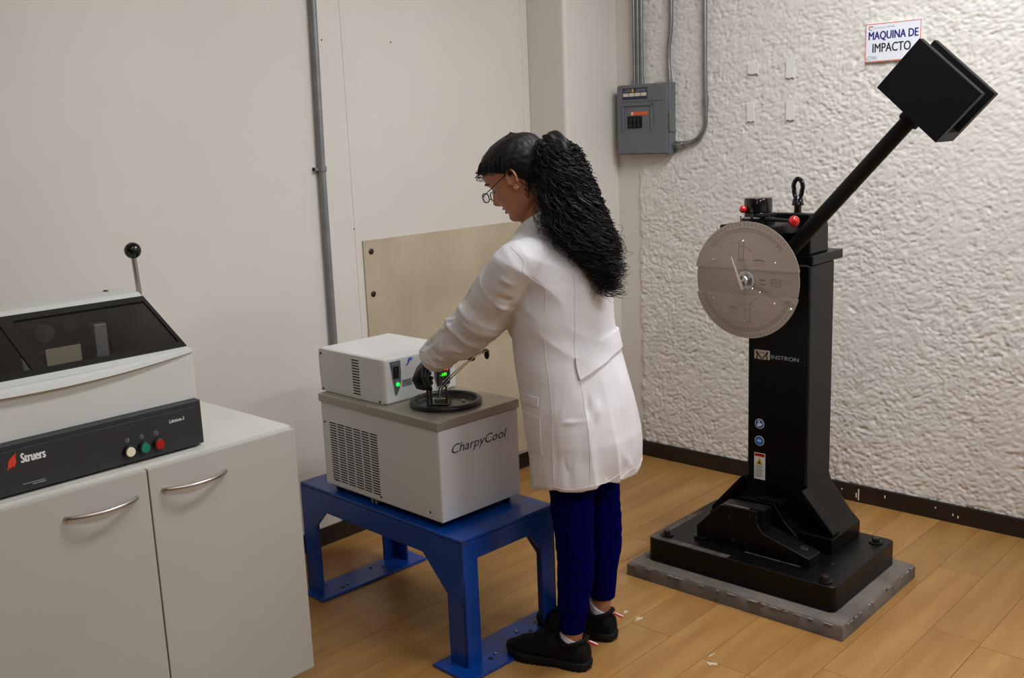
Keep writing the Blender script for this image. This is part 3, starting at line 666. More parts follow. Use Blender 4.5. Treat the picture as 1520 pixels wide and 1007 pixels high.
# markings on the column front
CF = CX0-0.0003
lg = part('logo_panel', G().prism([(0.092-0.0, 0.737), (0.088, 0.733+0.002)][:0]+rrect(0.030, 0.091, 0.737, 0.771, 0.004), 'yz', CF-0.0005, CF+0.0003), mat('logo_plate_grey', S(196, 184, 166), 0.5), im, 0)
g = G()
for s in (-1, 1):
    c0 = 0.0605
    for (y_, z_, an, L, wd_) in ((c0+s*0.012, 0.752, s*-2.25, 0.034, 0.0042), (c0+s*0.0185, 0.747, s*-1.35, 0.022, 0.0046), (c0+s*0.019, 0.758, s*-2.6, 0.010, 0.005)):
        mark(g, y_, z_, an, L, wd_, CF-0.0010)
    g.lathe([(0.0026, 0), (0.0026, 0.0004)], (CF-0.0006, c0+s*0.0205, 0.7645), (-1, 0, 0), 10)
mark(g, 0.0605, 0.7615, 0, 0.026, 0.0018, CF-0.0010)
part('logo_figures', g, 'blackplain', lg, 0)
text('lettering', 'INSTRON', lg.data.materials[0].name if False else 'greyprint', (CF, 0.026, 0.7430), (0, -1, 0), (0, 0, 1), 0.105, 0.0140, im, fat=0.0006)
for k, z in enumerate((0.497, 0.433)):
    y = 0.068
    p_ = part('safety_symbol', G().lathe([(0.0185, 0), (0.0185, 0.0005)], (CF, y, z), (-1, 0, 0), 32), 'wht', im, 0, label=['round blue sign with white reading figure', 'round blue sign with white goggled face'][k])
    part('blue_disc', G().lathe([(0.0165, 0), (0.0165, 0.0003)], (CF-0.0005, y, z), (-1, 0, 0), 32), 'symblue', p_, 0)
    g = G(); X_ = CF-0.0011
    if k == 0:
        g.prism([(y+0.003, z-0.011), (y-0.010, z-0.004), (y-0.010, z+0.005), (y-0.003, z+0.001), (y+0.002, z+0.004), (y+0.010, z-0.001), (y+0.009, z-0.008)], 'yz', X_, X_+0.0003)
        g.lathe([(0.004, 0), (0.004, 0.0003)], (X_+0.0003, y+0.002, z+0.0085), (-1, 0, 0), 14)
    else:
        g.lathe([(0.0098, 0), (0.0098, 0.0003)], (X_+0.0003, y, z), (-1, 0, 0), 20)
    part('pictogram', g, 'wht' if k == 0 else 'lblue', p_, 0)
    if k: part('goggles', G().box(X_-0.0006, X_-0.0003, y-0.008, y-0.001, z-0.001, z+0.003).box(X_-0.0006, X_-0.0003, y+0.001, y+0.008, z-0.001, z+0.003), 'wht', p_, 0)
wl = part('warning_label', G().box(CF-0.0005, CF, 0.044, 0.088, 0.287, 0.387), 'wht', im, 0)
part('label_band', G().box(CF-0.0009, CF-0.0005, 0.046, 0.086, 0.374, 0.385), 'btnr', wl, 0)
part('warning_triangle', G().prism([(0.081, 0.343), (0.051, 0.343), (0.066, 0.370)], 'yz', CF-0.0009, CF-0.0005), 'yellow', wl, 0)
g = G().prism([(0.073, 0.346), (0.060, 0.346), (0.064, 0.352), (0.066, 0.362), (0.069, 0.352)], 'yz', CF-0.0012, CF-0.0009)
for k in range(8): g.box(CF-0.0009, CF-0.0005, 0.050+0.004*((k*5) % 3), 0.084, 0.336-k*0.0056, 0.3375-k*0.0056)
part('label_print', g, 'darkprint', wl, 0)

# ------------------------------------------------------------------ blue steel stand
SA = (1.953, 2.066, 0.0); TS = -0.041
st = thing('steel_stand', 'blue enamelled steel stand under the cooling unit', 'stand', SA, TS)
SL, SW, SH = 0.857, 0.404, 0.424
part('top_plate', G().box(0, SW, 0, SL, SH-0.010, SH), 'blue', st, 0, 0.003)
AP = 0.075
g = G(); th = 0.008
def leg(x, y, sx_, sy_):
    g = G()
    # angle section: two flanges
    x1 = x+sx_*0.062; y1 = y+sy_*0.078
    g.box(min(x, x1), max(x, x1), min(y, y+sy_*th), max(y, y+sy_*th), 0.010, SH-0.012)
    g.box(min(x, x+sx_*th), max(x, x+sx_*th), min(y, y1), max(y, y1), 0.010, SH-0.012)
    part('leg', g, 'blue', st, 0, 0.0015)
# apron with gussets, one polygon each side
def apronL(x):
    pr = [(0.001, SH-0.011), (SL-0.001, SH-0.011), (SL-0.001, 0.25), (SL-0.06, 0.25), (SL-0.15, SH-0.083), (0.185, SH-0.083), (0.078, 0.235), (0.001, 0.235)]
    part('apron', G().prism(pr, 'yz', x, x+th), 'blue', st, 0, 0.0012)
apronL(-0.0006); apronL(SW-th+0.0006)
for y in (-0.0006, SL-th+0.0006):
    pr = [(0.001, SH-0.011), (SW-0.001, SH-0.011), (SW-0.001, 0.30), (SW-0.075, 0.30), (SW-0.115, SH-0.072), (0.046, SH-0.072), (0.046, 0.30), (0.001, 0.30)]
    part('apron', G().prism(pr, 'xz', y, y+th), 'blue', st, 0, 0.0012)
leg(0, 0, 1, 1); leg(SW, 0, -1, 1); leg(0, SL, 1, -1); leg(SW, SL, -1, -1)
for (ya, yb) in ((-0.060, 0.105), (SL-0.115, SL+0.010)):
    fp = part('foot_plate', G().box(-0.050 if ya < 0 else -0.02, SW+0.06, ya, yb, 0.0005, 0.0105), 'blue', st, 0, 0.0015)
    ym = (ya+yb)/2
    for (x, y) in ((0.12, ym-0.02), (0.265, ym+0.03)):
        part('plate_bolt', G().lathe([(0.006, 0), (0.006, 0.004), (0.004, 0.006)], (x, y, 0.0105), (0, 0, 1), 8), 'galv', fp)
    g = G()
    for (x, y, r) in ((0.30, ym, 0.008), (0.275, ym-0.035, 0.004), (0.335, ym-0.028, 0.0075), (0.355, ym+0.03, 0.004), (0.06, ym+0.03, 0.005), (0.09, ym-0.03, 0.009)):
        g.lathe([(r, 0), (r, 0.0004)], (x, y, 0.0105), (0, 0, 1), 14)
    part('plate_hole', g, 'bluedark', fp, 0)
part('paint_chip', G().box(0.001, 0.018, -0.0012, -0.0005, SH-0.012, SH-0.009).box(0.0, 0.006, 0.0, 0.008, SH-0.0001, SH+0.0003).box(0.155, 0.158, -0.0012, -0.0005, SH-0.06, SH-0.035).box(-0.0012, -0.0005, 0.60, 0.606, SH-0.07, SH-0.05), 'worn', st, 0, label='chipped bare spots in the blue paint')

# ------------------------------------------------------------------ cooling unit
CA = (1.982, 2.175, SH); TC = -0.033
cu = thing('cooling_unit', 'pale grey benchtop cooling bath lettered CharpyCool on the blue stand', 'laboratory cooler', CA, TC)
zb, zt, zs_ = 0.021, 0.315, 0.343
CL, CW = 0.607, 0.343
part('body', G().box(0, CW, 0, CL, zb, zt), 'coolw', cu, 0, 0.004)
part('front_panel', G().box(0.002, CW-0.002, -0.0015, 0.0005, zb+0.002, zt-0.002), 'coolface', cu, 0, 0.0007)
for (x, y) in ((0.03, 0.04), (CW-0.03, 0.04), (0.03, CL-0.04), (CW-0.03, CL-0.04)):
    part('rubber_foot', G().cyl((x, y, 0), (x, y, zb+0.001), 0.015), 'rubber', cu)
part('underside', G().box(0.02, CW-0.02, 0.02, CL-0.02, 0.012, zb+0.001), 'slot', cu, 0)
part('side_hinge', G().box(-0.002, 0.02, 0.325, 0.333, 0.008, zb+0.004).box(-0.002, 0.02, 0.345, 0.353, 0.008, zb+0.004), 'galv', cu, 0, 0.001)
part('steel_top', G().box(-0.005, CW+0.005, -0.005, CL+0.005, zt, zs_), 'steel', cu, 0, 0.0025)
g = G()
for cI in range(6):
    for rI in range(24):
        y0_ = 0.302+cI*0.0445; z0_ = 0.0430+rI*0.0088
        g.box(-0.0006, 0.0004, y0_, y0_+0.0375, z0_, z0_+0.0038)
part('vent_slots', g, 'slot', cu, 0, kind='stuff')
for (y, z) in ((0.590, 0.245), (0.545, 0.045), (0.300, 0.038), (0.055, 0.045)):
    part('screw', G().lathe([(0.0042, 0), (0.0042, 0.001), (0.0028, 0.002)], (-0.0, y, z), (-1, 0, 0), 12), 'bolt', cu)
text('lettering', 'CharpyCool', 'darkprint', (0.051, -0.0017, 0.230-0.008), (1, 0, 0), (0, 0, 1), 0.238, 0.038, cu, shear=0.30, fat=0.0004)
# control box
KX0, KX1, KY0, KY1, KH = 0.031, 0.338, 0.281, 0.636, 0.152
kb = part('control_housing', G().box(KX0, KX1, KY0, KY1, zs_, zs_+KH), 'coolbox', cu, 0, 0.010)
kb.modifiers['bevel'].segments = 4
part('side_panel', G().box(KX0-0.002, KX0+0.0005, KY0+0.014, KY1+0.002, zs_+0.001, zs_+KH-0.004), 'coolw', kb, 0, 0.001)
g = G()
for k in range(13): g.box(KX0-0.0026, KX0-0.0019, KY0+0.132, KY0+0.170, zs_+0.0155+k*0.0095, zs_+0.0195+k*0.0095)
part('vent_slots', g, 'slot', kb, 0)
for (y, z) in ((KY1-0.01, zs_+KH-0.020), (KY1-0.012, zs_+0.008), (KY0+0.030, zs_+0.008)):
    part('screw', G().lathe([(0.0045, 0), (0.004, 0.002)], (KX0-0.002, y, z), (-1, 0, 0), 12), 'bolt', kb)
part('rear_box', G().box(KX0+0.01, KX0+0.08, KY1, KY1+0.022, zs_+0.045, zs_+0.128), 'blackplain', kb, 0, 0.002)
FY = KY0-0.0006
sp = [(0.023, 0.139), (0.065, 0.139), (0.066, 0.10), (0.063, 0.070), (0.055, 0.045), (0.046, 0.030), (0.040, 0.026), (0.038, 0.030)]
swp = part('switch_panel', G().prism([(KX0+x, zs_+z) for x, z in sp], 'xz', FY-0.002, FY+0.001), 'greypanel', kb, 0, 0.0005)
part('rocker_switch', G().box(KX0+0.034, KX0+0.055, FY-0.005, FY-0.002, zs_+0.085, zs_+0.122), 'blackgloss', swp, 0, 0.001)
part('indicator_lamp', G().lathe([(0.0065, 0), (0.006, 0.003), (0.003, 0.005)], (KX0+0.049, FY-0.002, zs_+0.062), (0, -1, 0), 18), 'ledg', swp)
part('switch_mark', G().box(KX0+0.0415, KX0+0.0425, FY-0.0056, FY-0.005, zs_+0.109, zs_+0.117).box(KX0+0.028, KX0+0.060, FY-0.0026, FY-0.002, zs_+0.130, zs_+0.132).box(KX0+0.044, KX0+0.054, FY-0.0026, FY-0.002, zs_+0.073, zs_+0.0745), 'greyprint', swp, 0)
dp = [(0.214, 0.139), (0.282, 0.139), (0.2845, 0.10), (0.283, 0.030), (0.226, 0.018), (0.214, 0.05)]
dpp = part('display_panel', G().prism([(KX0+x-0.006, zs_+z) for x, z in dp], 'xz', FY-0.002, FY+0.001), 'greypanel', kb, 0, 0.0005)
part('display', G().box(KX0+0.217, KX0+0.272, FY-0.006, FY-0.002, zs_+0.020, zs_+0.100), 'blackgloss', dpp, 0, 0.002)
text('digits', '96', 'ledr', (KX0+0.246, FY-0.006, zs_+0.070), (1, 0, 0), (0, 0, 1), 0.019, 0.015, dpp, fat=0.0012)
text('digits', '-100', 'ledgr', (KX0+0.228, FY-0.006, zs_+0.052), (1, 0, 0), (0, 0, 1), 0.028, 0.011, dpp, fat=0.0006)
for k, c_ in enumerate(('btnr', 'greyprint', 'symblue', 'btnr')):
    part('display_key', G().lathe([(0.0035, 0), (0.003, 0.001)], (KX0+0.230+k*0.0115, FY-0.006, zs_+0.034), (0, -1, 0), 12), c_, dpp)
# maker's swoosh and rating plate
g = G(); pts = [(0.086, 0.118), (0.092, 0.119), (0.098, 0.124), (0.100, 0.132), (0.104, 0.139), (0.110, 0.140)]
g.tube([(KX0+x, FY-0.0005, zs_+z) for x, z in pts], [0.0006, 0.0018, 0.0032, 0.0034, 0.0026, 0.0010], 8, flat=0.2)
part('logo', g, 'blueprint', kb)
part('logo_dot', G().ball((KX0+0.112, FY-0.0003, zs_+0.135), 0.006, sc=(1, 0.1, 0.9)), 'lblue', kb)
rp = part('rating_plate', G().box(KX0+0.068, KX0+0.112, FY-0.0008, FY+0.001, zs_+0.050, zs_+0.073), mat('plate_grey', S(178, 178, 182), 0.4), kb, 0)
g = G()
for k in range(5): g.box(KX0+0.071, KX0+0.109-0.004*(k % 2), FY-0.0012, FY-0.0008, zs_+0.053+k*0.004, zs_+0.0545+k*0.004)
part('plate_print', g, 'darkprint', rp, 0)
part('rating_plate', G().box(KX0+0.118, KX0+0.150, FY-0.0008, FY+0.001, zs_+0.052, zs_+0.075), 'wht', kb, 0)
# bath opening
BX, BY = 0.167, 0.147
part('bath_rim', G().lathe([(0.098, 0.0), (0.113, 0.0), (0.117, 0.005), (0.117, 0.012), (0.112, 0.017), (0.103, 0.017), (0.098, 0.012), (0.098, 0.0)], (BX, BY, zs_), (0, 0, 1), 64, False), 'rubber', cu, 50)
part('bath_lid', G().lathe([(0.099, 0.0005), (0.099, 0.008), (0.094, 0.008), (0.090, 0.001), (0.002, 0.001)], (BX, BY, zs_), (0, 0, 1), 64), 'lid', cu, 30)
part('lid_bolt', G().lathe([(0.005, 0), (0.005, 0.003)], (BX+0.05, BY-0.03, zs_+0.003), (0, 0, 1), 12), 'chrome', cu)
ccu = math.cos(TC); scu = math.sin(TC)
def cw(x, y, z): return (CA[0]+ccu*x-scu*y, CA[1]+scu*x+ccu*y, CA[2]+z)
# woman's frame, reused for tongs (x = right of view direction, y = away)
RV = (math.sin(math.radians(39.5)), -math.cos(math.radians(39.5))); FV = (math.cos(math.radians(39.5)), math.sin(math.radians(39.5)))
WL = (2.95*FV[0], 2.95*FV[1], 0.0); WR = math.radians(39.5-90)
def wl_(x, y, z): return (WL[0]+x*RV[0]+y*FV[0], WL[1]+x*RV[1]+y*FV[1], z)
zl = 0.424+zs_+0.003
bk = thing('specimen_basket', 'dark metal specimen carrier standing in the black bath opening, gripped by the glove', 'specimen carrier', WL, WR)
g = G()
part('rod', G().box(-0.4745, -0.4665, 0.150, 0.158, zl, 0.862), 'rod', bk, 0, 0.002, label='tall rod held in the glove')
part('rod', G().box(-0.4640, -0.4555, 0.150, 0.158, zl, 0.836), 'rod', bk, 0, 0.002)
part('rod', G().box(-0.4130, -0.4070, 0.150, 0.156, zl, 0.835), 'rod', bk, 0, 0.0015)
part('tray', G().box(-0.475, -0.404, 0.140, 0.205, zl, zl+0.007), 'lid', bk, 0, 0.001)
part('specimen_block', G().box(-0.452, -0.412, 0.172, 0.184, zl+0.007, zl+0.017), 'satin', bk, 0, 0.001)
tg = thing('tongs', 'chrome scissor tongs with black finger grips leaning out of the bath', 'tongs', WL, WR)
def tongs_path(dx, dy): return [(-0.430+dx, 0.170+dy, zl+0.019), (-0.433+dx, 0.170+dy, 0.800), (-0.425+dx, 0.172+dy, 0.822), (-0.400+dx, 0.178+dy, 0.848), (-0.350+dx*0.7, 0.185+dy, 0.892), (-0.318, 0.19+dy, 0.918), (-0.272+dx*0.8, 0.19+dy, 0.940)]
part('tong_arm', G().tube(tongs_path(0.0, 0.0), 0.0026, 8), 'chrome', tg)
part('tong_arm', G().tube(tongs_path(-0.009, 0.012), 0.0026, 8), 'chrome', tg)
part('finger_grip', G().ball((-0.330, 0.196, 0.912), 0.014, sc=(1.0, 0.6, 0.75)), 'blackplain', tg, 60)
part('finger_grip', G().ball((-0.279, 0.192, 0.923), 0.014, sc=(0.6, 0.6, 1.1)), 'blackplain', tg, 60)
part('grip_bar', G().tube([(-0.330, 0.196, 0.912), (-0.305, 0.195, 0.927), (-0.276, 0.190, 0.939)], 0.0032, 8), 'blackplain', tg)
part('finger_loop', G().tube([(-0.282+0.011*math.cos(a), 0.188, 0.934+0.009*math.sin(a)) for a in np.linspace(0, 2*PI, 15)[:-1]], 0.0020, 6, closed=True), 'chrome', tg)

# ------------------------------------------------------------------ cabinet
CXR, CXL, CYF = 1.592, 0.700, 2.346
cb = thing('cabinet', 'cream two-door laboratory cabinet with bowed steel handles', 'cabinet', (CXL, CYF, 0.0))
cwid = CXR-CXL; gapx = 1.146-CXL
TOPZ = 0.822
part('carcass', G().box(0.004, cwid-0.004, 0.020, 0.845, 0.075, TOPZ-0.020), 'cab', cb, 0, 0.001)
part('worktop', G().box(0.0, cwid-0.002, 0.0175, 0.865, TOPZ-0.018, TOPZ), 'cabtop', cb, 0, 0.0015)
part('door_shadow', G().box(gapx-0.01, gapx+0.01, 0.012, 0.021, 0.08, TOPZ-0.02), 'gap', cb, 0)
for k, (x0_, x1_, ha, hb_) in enumerate(((0.004, gapx-0.002, 0.932-CXL, 1.110-CXL), (gapx+0.002, cwid, 1.183-CXL, 1.362-CXL))):
    d = part('door', G().box(x0_, x1_, 0.0, 0.018, 0.078, TOPZ-0.008), 'cab', cb, 0, 0.0015)
    path = []
    zz = 0.752
    for s in np.linspace(0, 1, 15): path.append((ha+(hb_-ha)*s, -0.004-0.030*math.sin(PI*s)**0.75, zz))
    part('handle', G().tube([(ha, 0.001, zz)]+path+[(hb_, 0.001, zz)], [0.0055]*17, 12), 'satin', d)
for x, y in ((0.04, 0.09), (cwid-0.045, 0.095), (0.04, 0.80), (cwid-0.045, 0.80)):
    part('foot', G().lathe([(0.016, 0), (0.016, 0.012), (0.007, 0.016), (0.007, 0.078)], (x, y, 0), (0, 0, 1), 16), 'galv', cb)

# ------------------------------------------------------------------ cut-off machine
sm = thing('cutoff_machine', 'benchtop cut-off saw with charcoal base and smoked window on the cabinet', 'laboratory saw', (0.574, 2.392, TOPZ))
SWD = 1.340-0.574; ZB = TOPZ
part('base', G().box(0, SWD, 0.006, 0.72, 0.006, 0.126), 'char', sm, 0, 0.003)
fp = part('front_plate', G().box(0.012, SWD-0.016, 0.0, 0.008, 0.007, 0.112), 'char', sm, 0, 0.001)
part('underside', G().box(0.01, SWD-0.01, 0.02, 0.70, 0.0, 0.008), 'slot', sm, 0)
HX0, HX1 = 0.0, SWD-0.004+0.008
zf = lambda z: z-ZB
# hood as panels around an open chamber (y local = Y-2.392)
yb_, yf_ = 0.445, 0.028
zl1, zl2 = zf(0.948), zf(1.083)
wy0, wz0, wy1, wz1 = 2.446-2.392, zf(1.0855), 2.657-2.392, zf(1.203)
hd_ = thing('hood', None, None); hd_.parent = sm
side = [(yf_, zl1), (yf_, zl2-0.004), (wy0, wz0+0.001), (wy1, wz1+0.001), (wy1+0.02, wz1+0.012), (0.36, wz1+0.017), (0.445, wz1+0.008), (0.47, zf(1.18)), (0.47, zl1)]
part('side_panel', G().prism(side, 'yz', HX1-0.012, HX1), 'hood', hd_, 0, 0.002)
part('side_panel', G().prism(side, 'yz', HX0, HX0+0.012), 'hood', hd_, 0, 0.002)
part('front_panel', G().box(HX0+0.001, HX1-0.001, yf_-0.0005, yf_+0.012, zl1, zl2-0.002), 'hood', hd_, 0, 0.002)
part('back_panel', G().box(HX0+0.012, HX1-0.012, 0.455, 0.4695, zl1, zf(1.18)), 'hood', hd_, 0, 0.002)
tp_ = [(wy1-0.004, wz1-0.002), (wy1+0.02, wz1+0.0125), (0.36, wz1+0.0175), (0.445, wz1+0.0085), (0.4705, zf(1.175)), (0.46, zf(1.17)), (0.44, wz1-0.004), (0.36, wz1+0.005), (wy1+0.02, wz1+0.000), (wy1, wz1-0.010)]
part('top_panel', G().prism(tp_, 'yz', HX0+0.0005, HX1-0.0005), 'hood', hd_, 25, 0.002)
# curved lip: bulges forward and down in the middle
n = 32; top = []; rings = []
for i in range(n+1):
    s = i/n; x = HX0+0.001+(HX1-HX0-0.002)*s; b_ = (1-(2*s-1)**2)
    rings.append([(x, wy0+0.002, wz0+0.001), (x, yf_-0.003-0.012*b_, zl2-0.002-0.018*b_+0.002), (x, yf_-0.004-0.014*b_, zl2-0.008-0.021*b_), (x, yf_-0.001, zl2-0.010-0.021*b_), (x, yf_+0.008, zl2-0.012)])
part('lip', G().loft(rings), 'hood', hd_, 30)
# window frame and panes (in the slanted plane)
wd_ = Vector((0, wy1-wy0, wz1-wz0)); wlen = wd_.length; wd_.normalize(); wn = Vector((0, -wd_.z, wd_.y))
WM = Matrix(((1, 0, 0, 0), (0, wd_.y, wn.y, wy0), (0, wd_.z, wn.z, wz0), (0, 0, 0, 1)))
fx = [HX0+0.002, HX0+0.026, 0.372, 0.407, 1.332-0.574, HX1-0.001]
fy = [0.0, 0.020, wlen-0.024, wlen]
g = G()
g.box(fx[0], fx[5], fy[0], fy[1], -0.003, 0.004, WM).box(fx[0], fx[5], fy[2], fy[3], -0.003, 0.004, WM)
g.box(fx[0], fx[1], fy[1], fy[2], -0.003, 0.004, WM).box(fx[2], fx[3], fy[1], fy[2], -0.003, 0.004, WM).box(fx[4], fx[5], fy[1], fy[2], -0.003, 0.004, WM)
wf = part('window_frame', g, 'frameblk', hd_, 0)
part('window_pane', G().box(fx[1], fx[2], fy[1], fy[2], 0.0, 0.001, WM), 'tint', hd_, 0)
part('window_pane', G().box(fx[3], fx[4], fy[1], fy[2], 0.0, 0.001, WM), 'tint', hd_, 0)
# chamber behind the glass
part('chamber_lining', G().box(0.013, SWD-0.013, 0.45, 0.455, zl1, wz1).box(0.0125, SWD-0.0125, yf_+0.012, 0.45, zl1-0.001, zl1+0.012), 'greypanel', sm, 0)
part('rating_plate', G().box(0.455, 0.545, 0.185, 0.188, zf(1.045), zf(1.118)), 'creamlabel', sm, 0, label='pale rating plate behind the glass')
part('clamp_column', G().box(0.615, 0.650, 0.25, 0.28, zl1, zf(1.15)).box(0.40, 0.425, 0.2, 0.22, zl1, zf(1.10)), mat('pale_casting', S(170, 172, 175), 0.5, 0.3), sm, 0, 0.003)
g = G()
for k in range(7): g.box(0.43, 0.56, 0.245, 0.255, zf(1.0)+k*0.016, zf(1.0)+k*0.016+0.006)
part('louvre', g, 'galv', sm, 0)
part('flange_disc', G().lathe([(0.026, 0), (0.026, 0.010), (0.020, 0.012), (0.005, 0.012)], (0.500, 0.30, zf(1.140)), (0, -1, 0.2), 28), 'worn', sm)
part('port', G().lathe([(0.022, 0), (0.022, 0.010)], (0.580, 0.33, zf(1.150)), (0, -1, 0.2), 28), 'blackplain', sm)
part('clamp_block', G().box(0.31, 0.355, 0.12, 0.17, zf(1.02), zf(1.055)), 'worn', sm, 0, 0.003)
# buttons and print
for k, (xw, c_) in enumerate(((1.130, 'btnw'), (1.170, 'btng'), (1.210, 'btnr'))):
    b = part('button_ring', G().lathe([(0.0155, 0), (0.0155, 0.010), (0.0135, 0.012), (0.0125, 0.012), (0.0125, 0.006)], (xw-0.574-0.004, 0.0, zf(0.860)), (0, -1, 0), 28), 'blackplain', sm)
    part('button_cap', G().lathe([(0.0122, 0), (0.0122, 0.013), (0.011, 0.0145)], (xw-0.574-0.004, 0.0, zf(0.860)), (0, -1, 0), 28), c_, b, 30, label=['cream push button', 'green push button', 'red push button'][k])
text('lettering', 'Struers', 'wht', (0.866-0.574, 0.0, zf(0.8985)), (1, 0, 0), (0, 0, 1), 0.056, 0.0225, sm, fat=0.0022)
text('lettering', 'Labotom-3', 'wht', (1.243-0.574, 0.0, zf(0.905)), (1, 0, 0), (0, 0, 1), 0.042, 0.0095, sm, fat=0.0004)
g = G(); X_ = 0.838-0.574; Z_ = zf(0.900)
g.prism([(X_-0.004, Z_-0.012), (X_+0.003, Z_-0.004), (X_+0.004, Z_-0.008), (X_+0.010, Z_-0.002), (X_+0.011, Z_-0.008), (X_+0.018, Z_+0.004), (X_+0.017, Z_+0.016), (X_+0.020, Z_+0.026), (X_+0.009, Z_+0.018), (X_+0.001, Z_+0.010)], 'xz', -0.0006, 0.0002)
part('logo', g, 'logored', sm, 0)
g = G()
for zz, a_, b_ in ((0.846, 0.290, 0.342), (0.8415, 0.312, 0.342)):
    for k in range(14):
        x = a_+(b_-a_)*k/14
        g.box(x, x+0.0024, -0.0005, 0.0002, zf(zz), zf(zz)+0.0022)
part('small_print', g, 'greyprint', sm, 0)
g = G()
for k, xw in enumerate((1.126, 1.165, 1.2035)):
    x = xw-0.574; z = zf(0.889)
    if k == 0:
        for q in range(3): g.box(x-0.005, x+0.003, -0.0005, 0.0002, z-0.005+q*0.004, z-0.004+q*0.004)
        g.box(x+0.003, x+0.0045, -0.0005, 0.0002, z-0.005, z+0.005)
    else:
        for q in range(4 if k == 1 else 8):
            nn = 4 if k == 1 else 8; a = 2*PI*q/nn; a2 = 2*PI*(q+1)/nn
            g.tube([(x+0.006*math.cos(a), -0.0003, z+0.006*math.sin(a)), (x+0.006*math.cos(a2), -0.0003, z+0.006*math.sin(a2))], 0.0006, 4)
        g.box(x-0.0006, x+0.0006, -0.0005, 0.0002, z-0.003, z+0.003)
part('button_symbols', g, 'greyprint', sm, 0)
lvx = 1.380-0.574; lvy = 0.358
lev = part('lever', G().tube([(lvx+0.004, lvy, zf(0.99)), (lvx+0.002, lvy, zf(1.17)), (lvx-0.004, lvy, zf(1.31))], 0.0075, 14), 'satin', sm)
part('lever_knob', G().ball((lvx-0.0045, lvy, zf(1.325)), 0.0235, 28, 18), 'blackgloss', lev, 60)
part('lever_pivot', G().cyl((lvx-0.045, lvy, zf(1.00)), (lvx+0.014, lvy, zf(1.00)), 0.022), 'char', lev)
part('top_plug', G().ball((0.71, 0.36, wz1+0.017), 0.008, sc=(1, 1, 0.5)), 'blackplain', sm)
# ------------------------------------------------------------------ woman
pr = thing('person', 'woman with black curly ponytail, white lab coat and navy trousers reaching into the cooling bath', 'person', WL, WR)
TF = np.array([-0.88, 0.47, 0.0]); TL = np.array([-0.47, -0.88, 0.0])
def ring(c, hw, hd, z, n=48, zfun=None, p=1.0, F_=TF, L_=TL):
    out = []
    for i in range(n):
        a = 2*PI*i/n; ca, sa = math.cos(a), math.sin(a)
        ca2 = math.copysign(abs(ca)**p, ca); sa2 = math.copysign(abs(sa)**p, sa)
        q = np.array([c[0], c[1], 0])+hw*ca2*L_+hd*sa2*F_
        out.append((q[0], q[1], z+(zfun(a) if zfun else 0)))
    return out
def cyz(cx): return (cx, (0.025-cx)*0.45)
# --- limb centre lines
SL_ = (-0.140, -0.105, 1.262); EL = (-0.272, -0.005, 1.075); WRL = (-0.447, 0.105, 0.934)
SR_ = (-0.01, 0.225, 1.262); ER = (0.035, 0.270, 1.03); WRR = (0.000, 0.250, 0.86)
HLx, HLy = -0.015, -0.075
# --- head
HF = np.array([-0.962*math.cos(math.radians(28)), 0.273*math.cos(math.radians(28)), -math.sin(math.radians(28))]); HF /= np.linalg.norm(HF)
HL = np.array([-0.273, -0.962, 0.0]); HL /= np.linalg.norm(HL); HU = np.cross(HF, HL); HU /= np.linalg.norm(HU)
HC = np.array([-0.146, 0.045, 1.474])
prof = np.array([  # up, front, back, half width
 (-0.108, 0.048, 0.022, 0.010), (-0.104, 0.060, 0.006, 0.022), (-0.096, 0.074, -0.008, 0.032), (-0.085, 0.079, -0.022, 0.042), (-0.072, 0.077, -0.045, 0.051), (-0.056, 0.080, -0.064, 0.058),
 (-0.040, 0.082, -0.078, 0.0625), (-0.020, 0.085, -0.088, 0.067), (0.0, 0.084, -0.095, 0.070), (0.018, 0.084, -0.099, 0.072), (0.034, 0.092, -0.101, 0.074), (0.055, 0.093, -0.101, 0.074),
 (0.075, 0.087, -0.097, 0.070), (0.092, 0.073, -0.088, 0.061), (0.106, 0.050, -0.070, 0.046), (0.115, 0.020, -0.045, 0.026), (0.118, -0.005, -0.018, 0.006)])
def headpt(a, u, off=0.0):
    f, b, wdt = [np.interp(u, prof[:, 0], prof[:, k]) for k in (1, 2, 3)]
    cx = (f+b)/2; hx_ = (f-b)/2
    ca, sa = math.cos(a), math.sin(a)
    e = 0.86
    x = cx+hx_*math.copysign(abs(ca)**e, ca); y = wdt*math.copysign(abs(sa)**e, sa)
    if ca > 0:
        gz = lambda s, c, ws, wz: math.exp(-((y-s)/ws)**2-((u-c)/wz)**2)
        nose = np.interp(u, [-0.040, -0.034, -0.024, -0.014, 0.004, 0.020, 0.03], [0, 0.015, 0.025, 0.021, 0.012, 0.005, 0])
        x += nose*math.exp(-(y/(0.010 if u > -0.01 else 0.0135))**2)
        x += 0.005*gz(0, -0.049, 0.017, 0.004)+0.005*gz(0, -0.061, 0.015, 0.005)-0.0035*gz(0, -0.055, 0.02, 0.0022)-0.004*gz(0, -0.070, 0.02, 0.005)+0.004*gz(0, -0.086, 0.02, 0.010)
        for s in (-1, 1): x += -0.012*gz(s*0.031, 0.012, 0.014, 0.011)+0.005*gz(s*0.031, 0.009, 0.011, 0.008)+0.003*gz(s*0.04, -0.02, 0.018, 0.016)+0.004*gz(s*0.03, 0.034, 0.02, 0.006)
    r = 1+off/max(math.hypot(x-cx, y), 0.01)
    return cx+(x-cx)*r, y*r, u
def H(f, l, u): return tuple(HC+HF*f+HL*l+HU*u)
us = np.concatenate([np.linspace(-0.108, 0.100, 84), np.linspace(0.103, 0.118, 8)])
hr = []
for u in us:
    hr.append([H(*headpt(2*PI*i/88, u)) for i in range(88)])
body = G(); body.loft(hr)
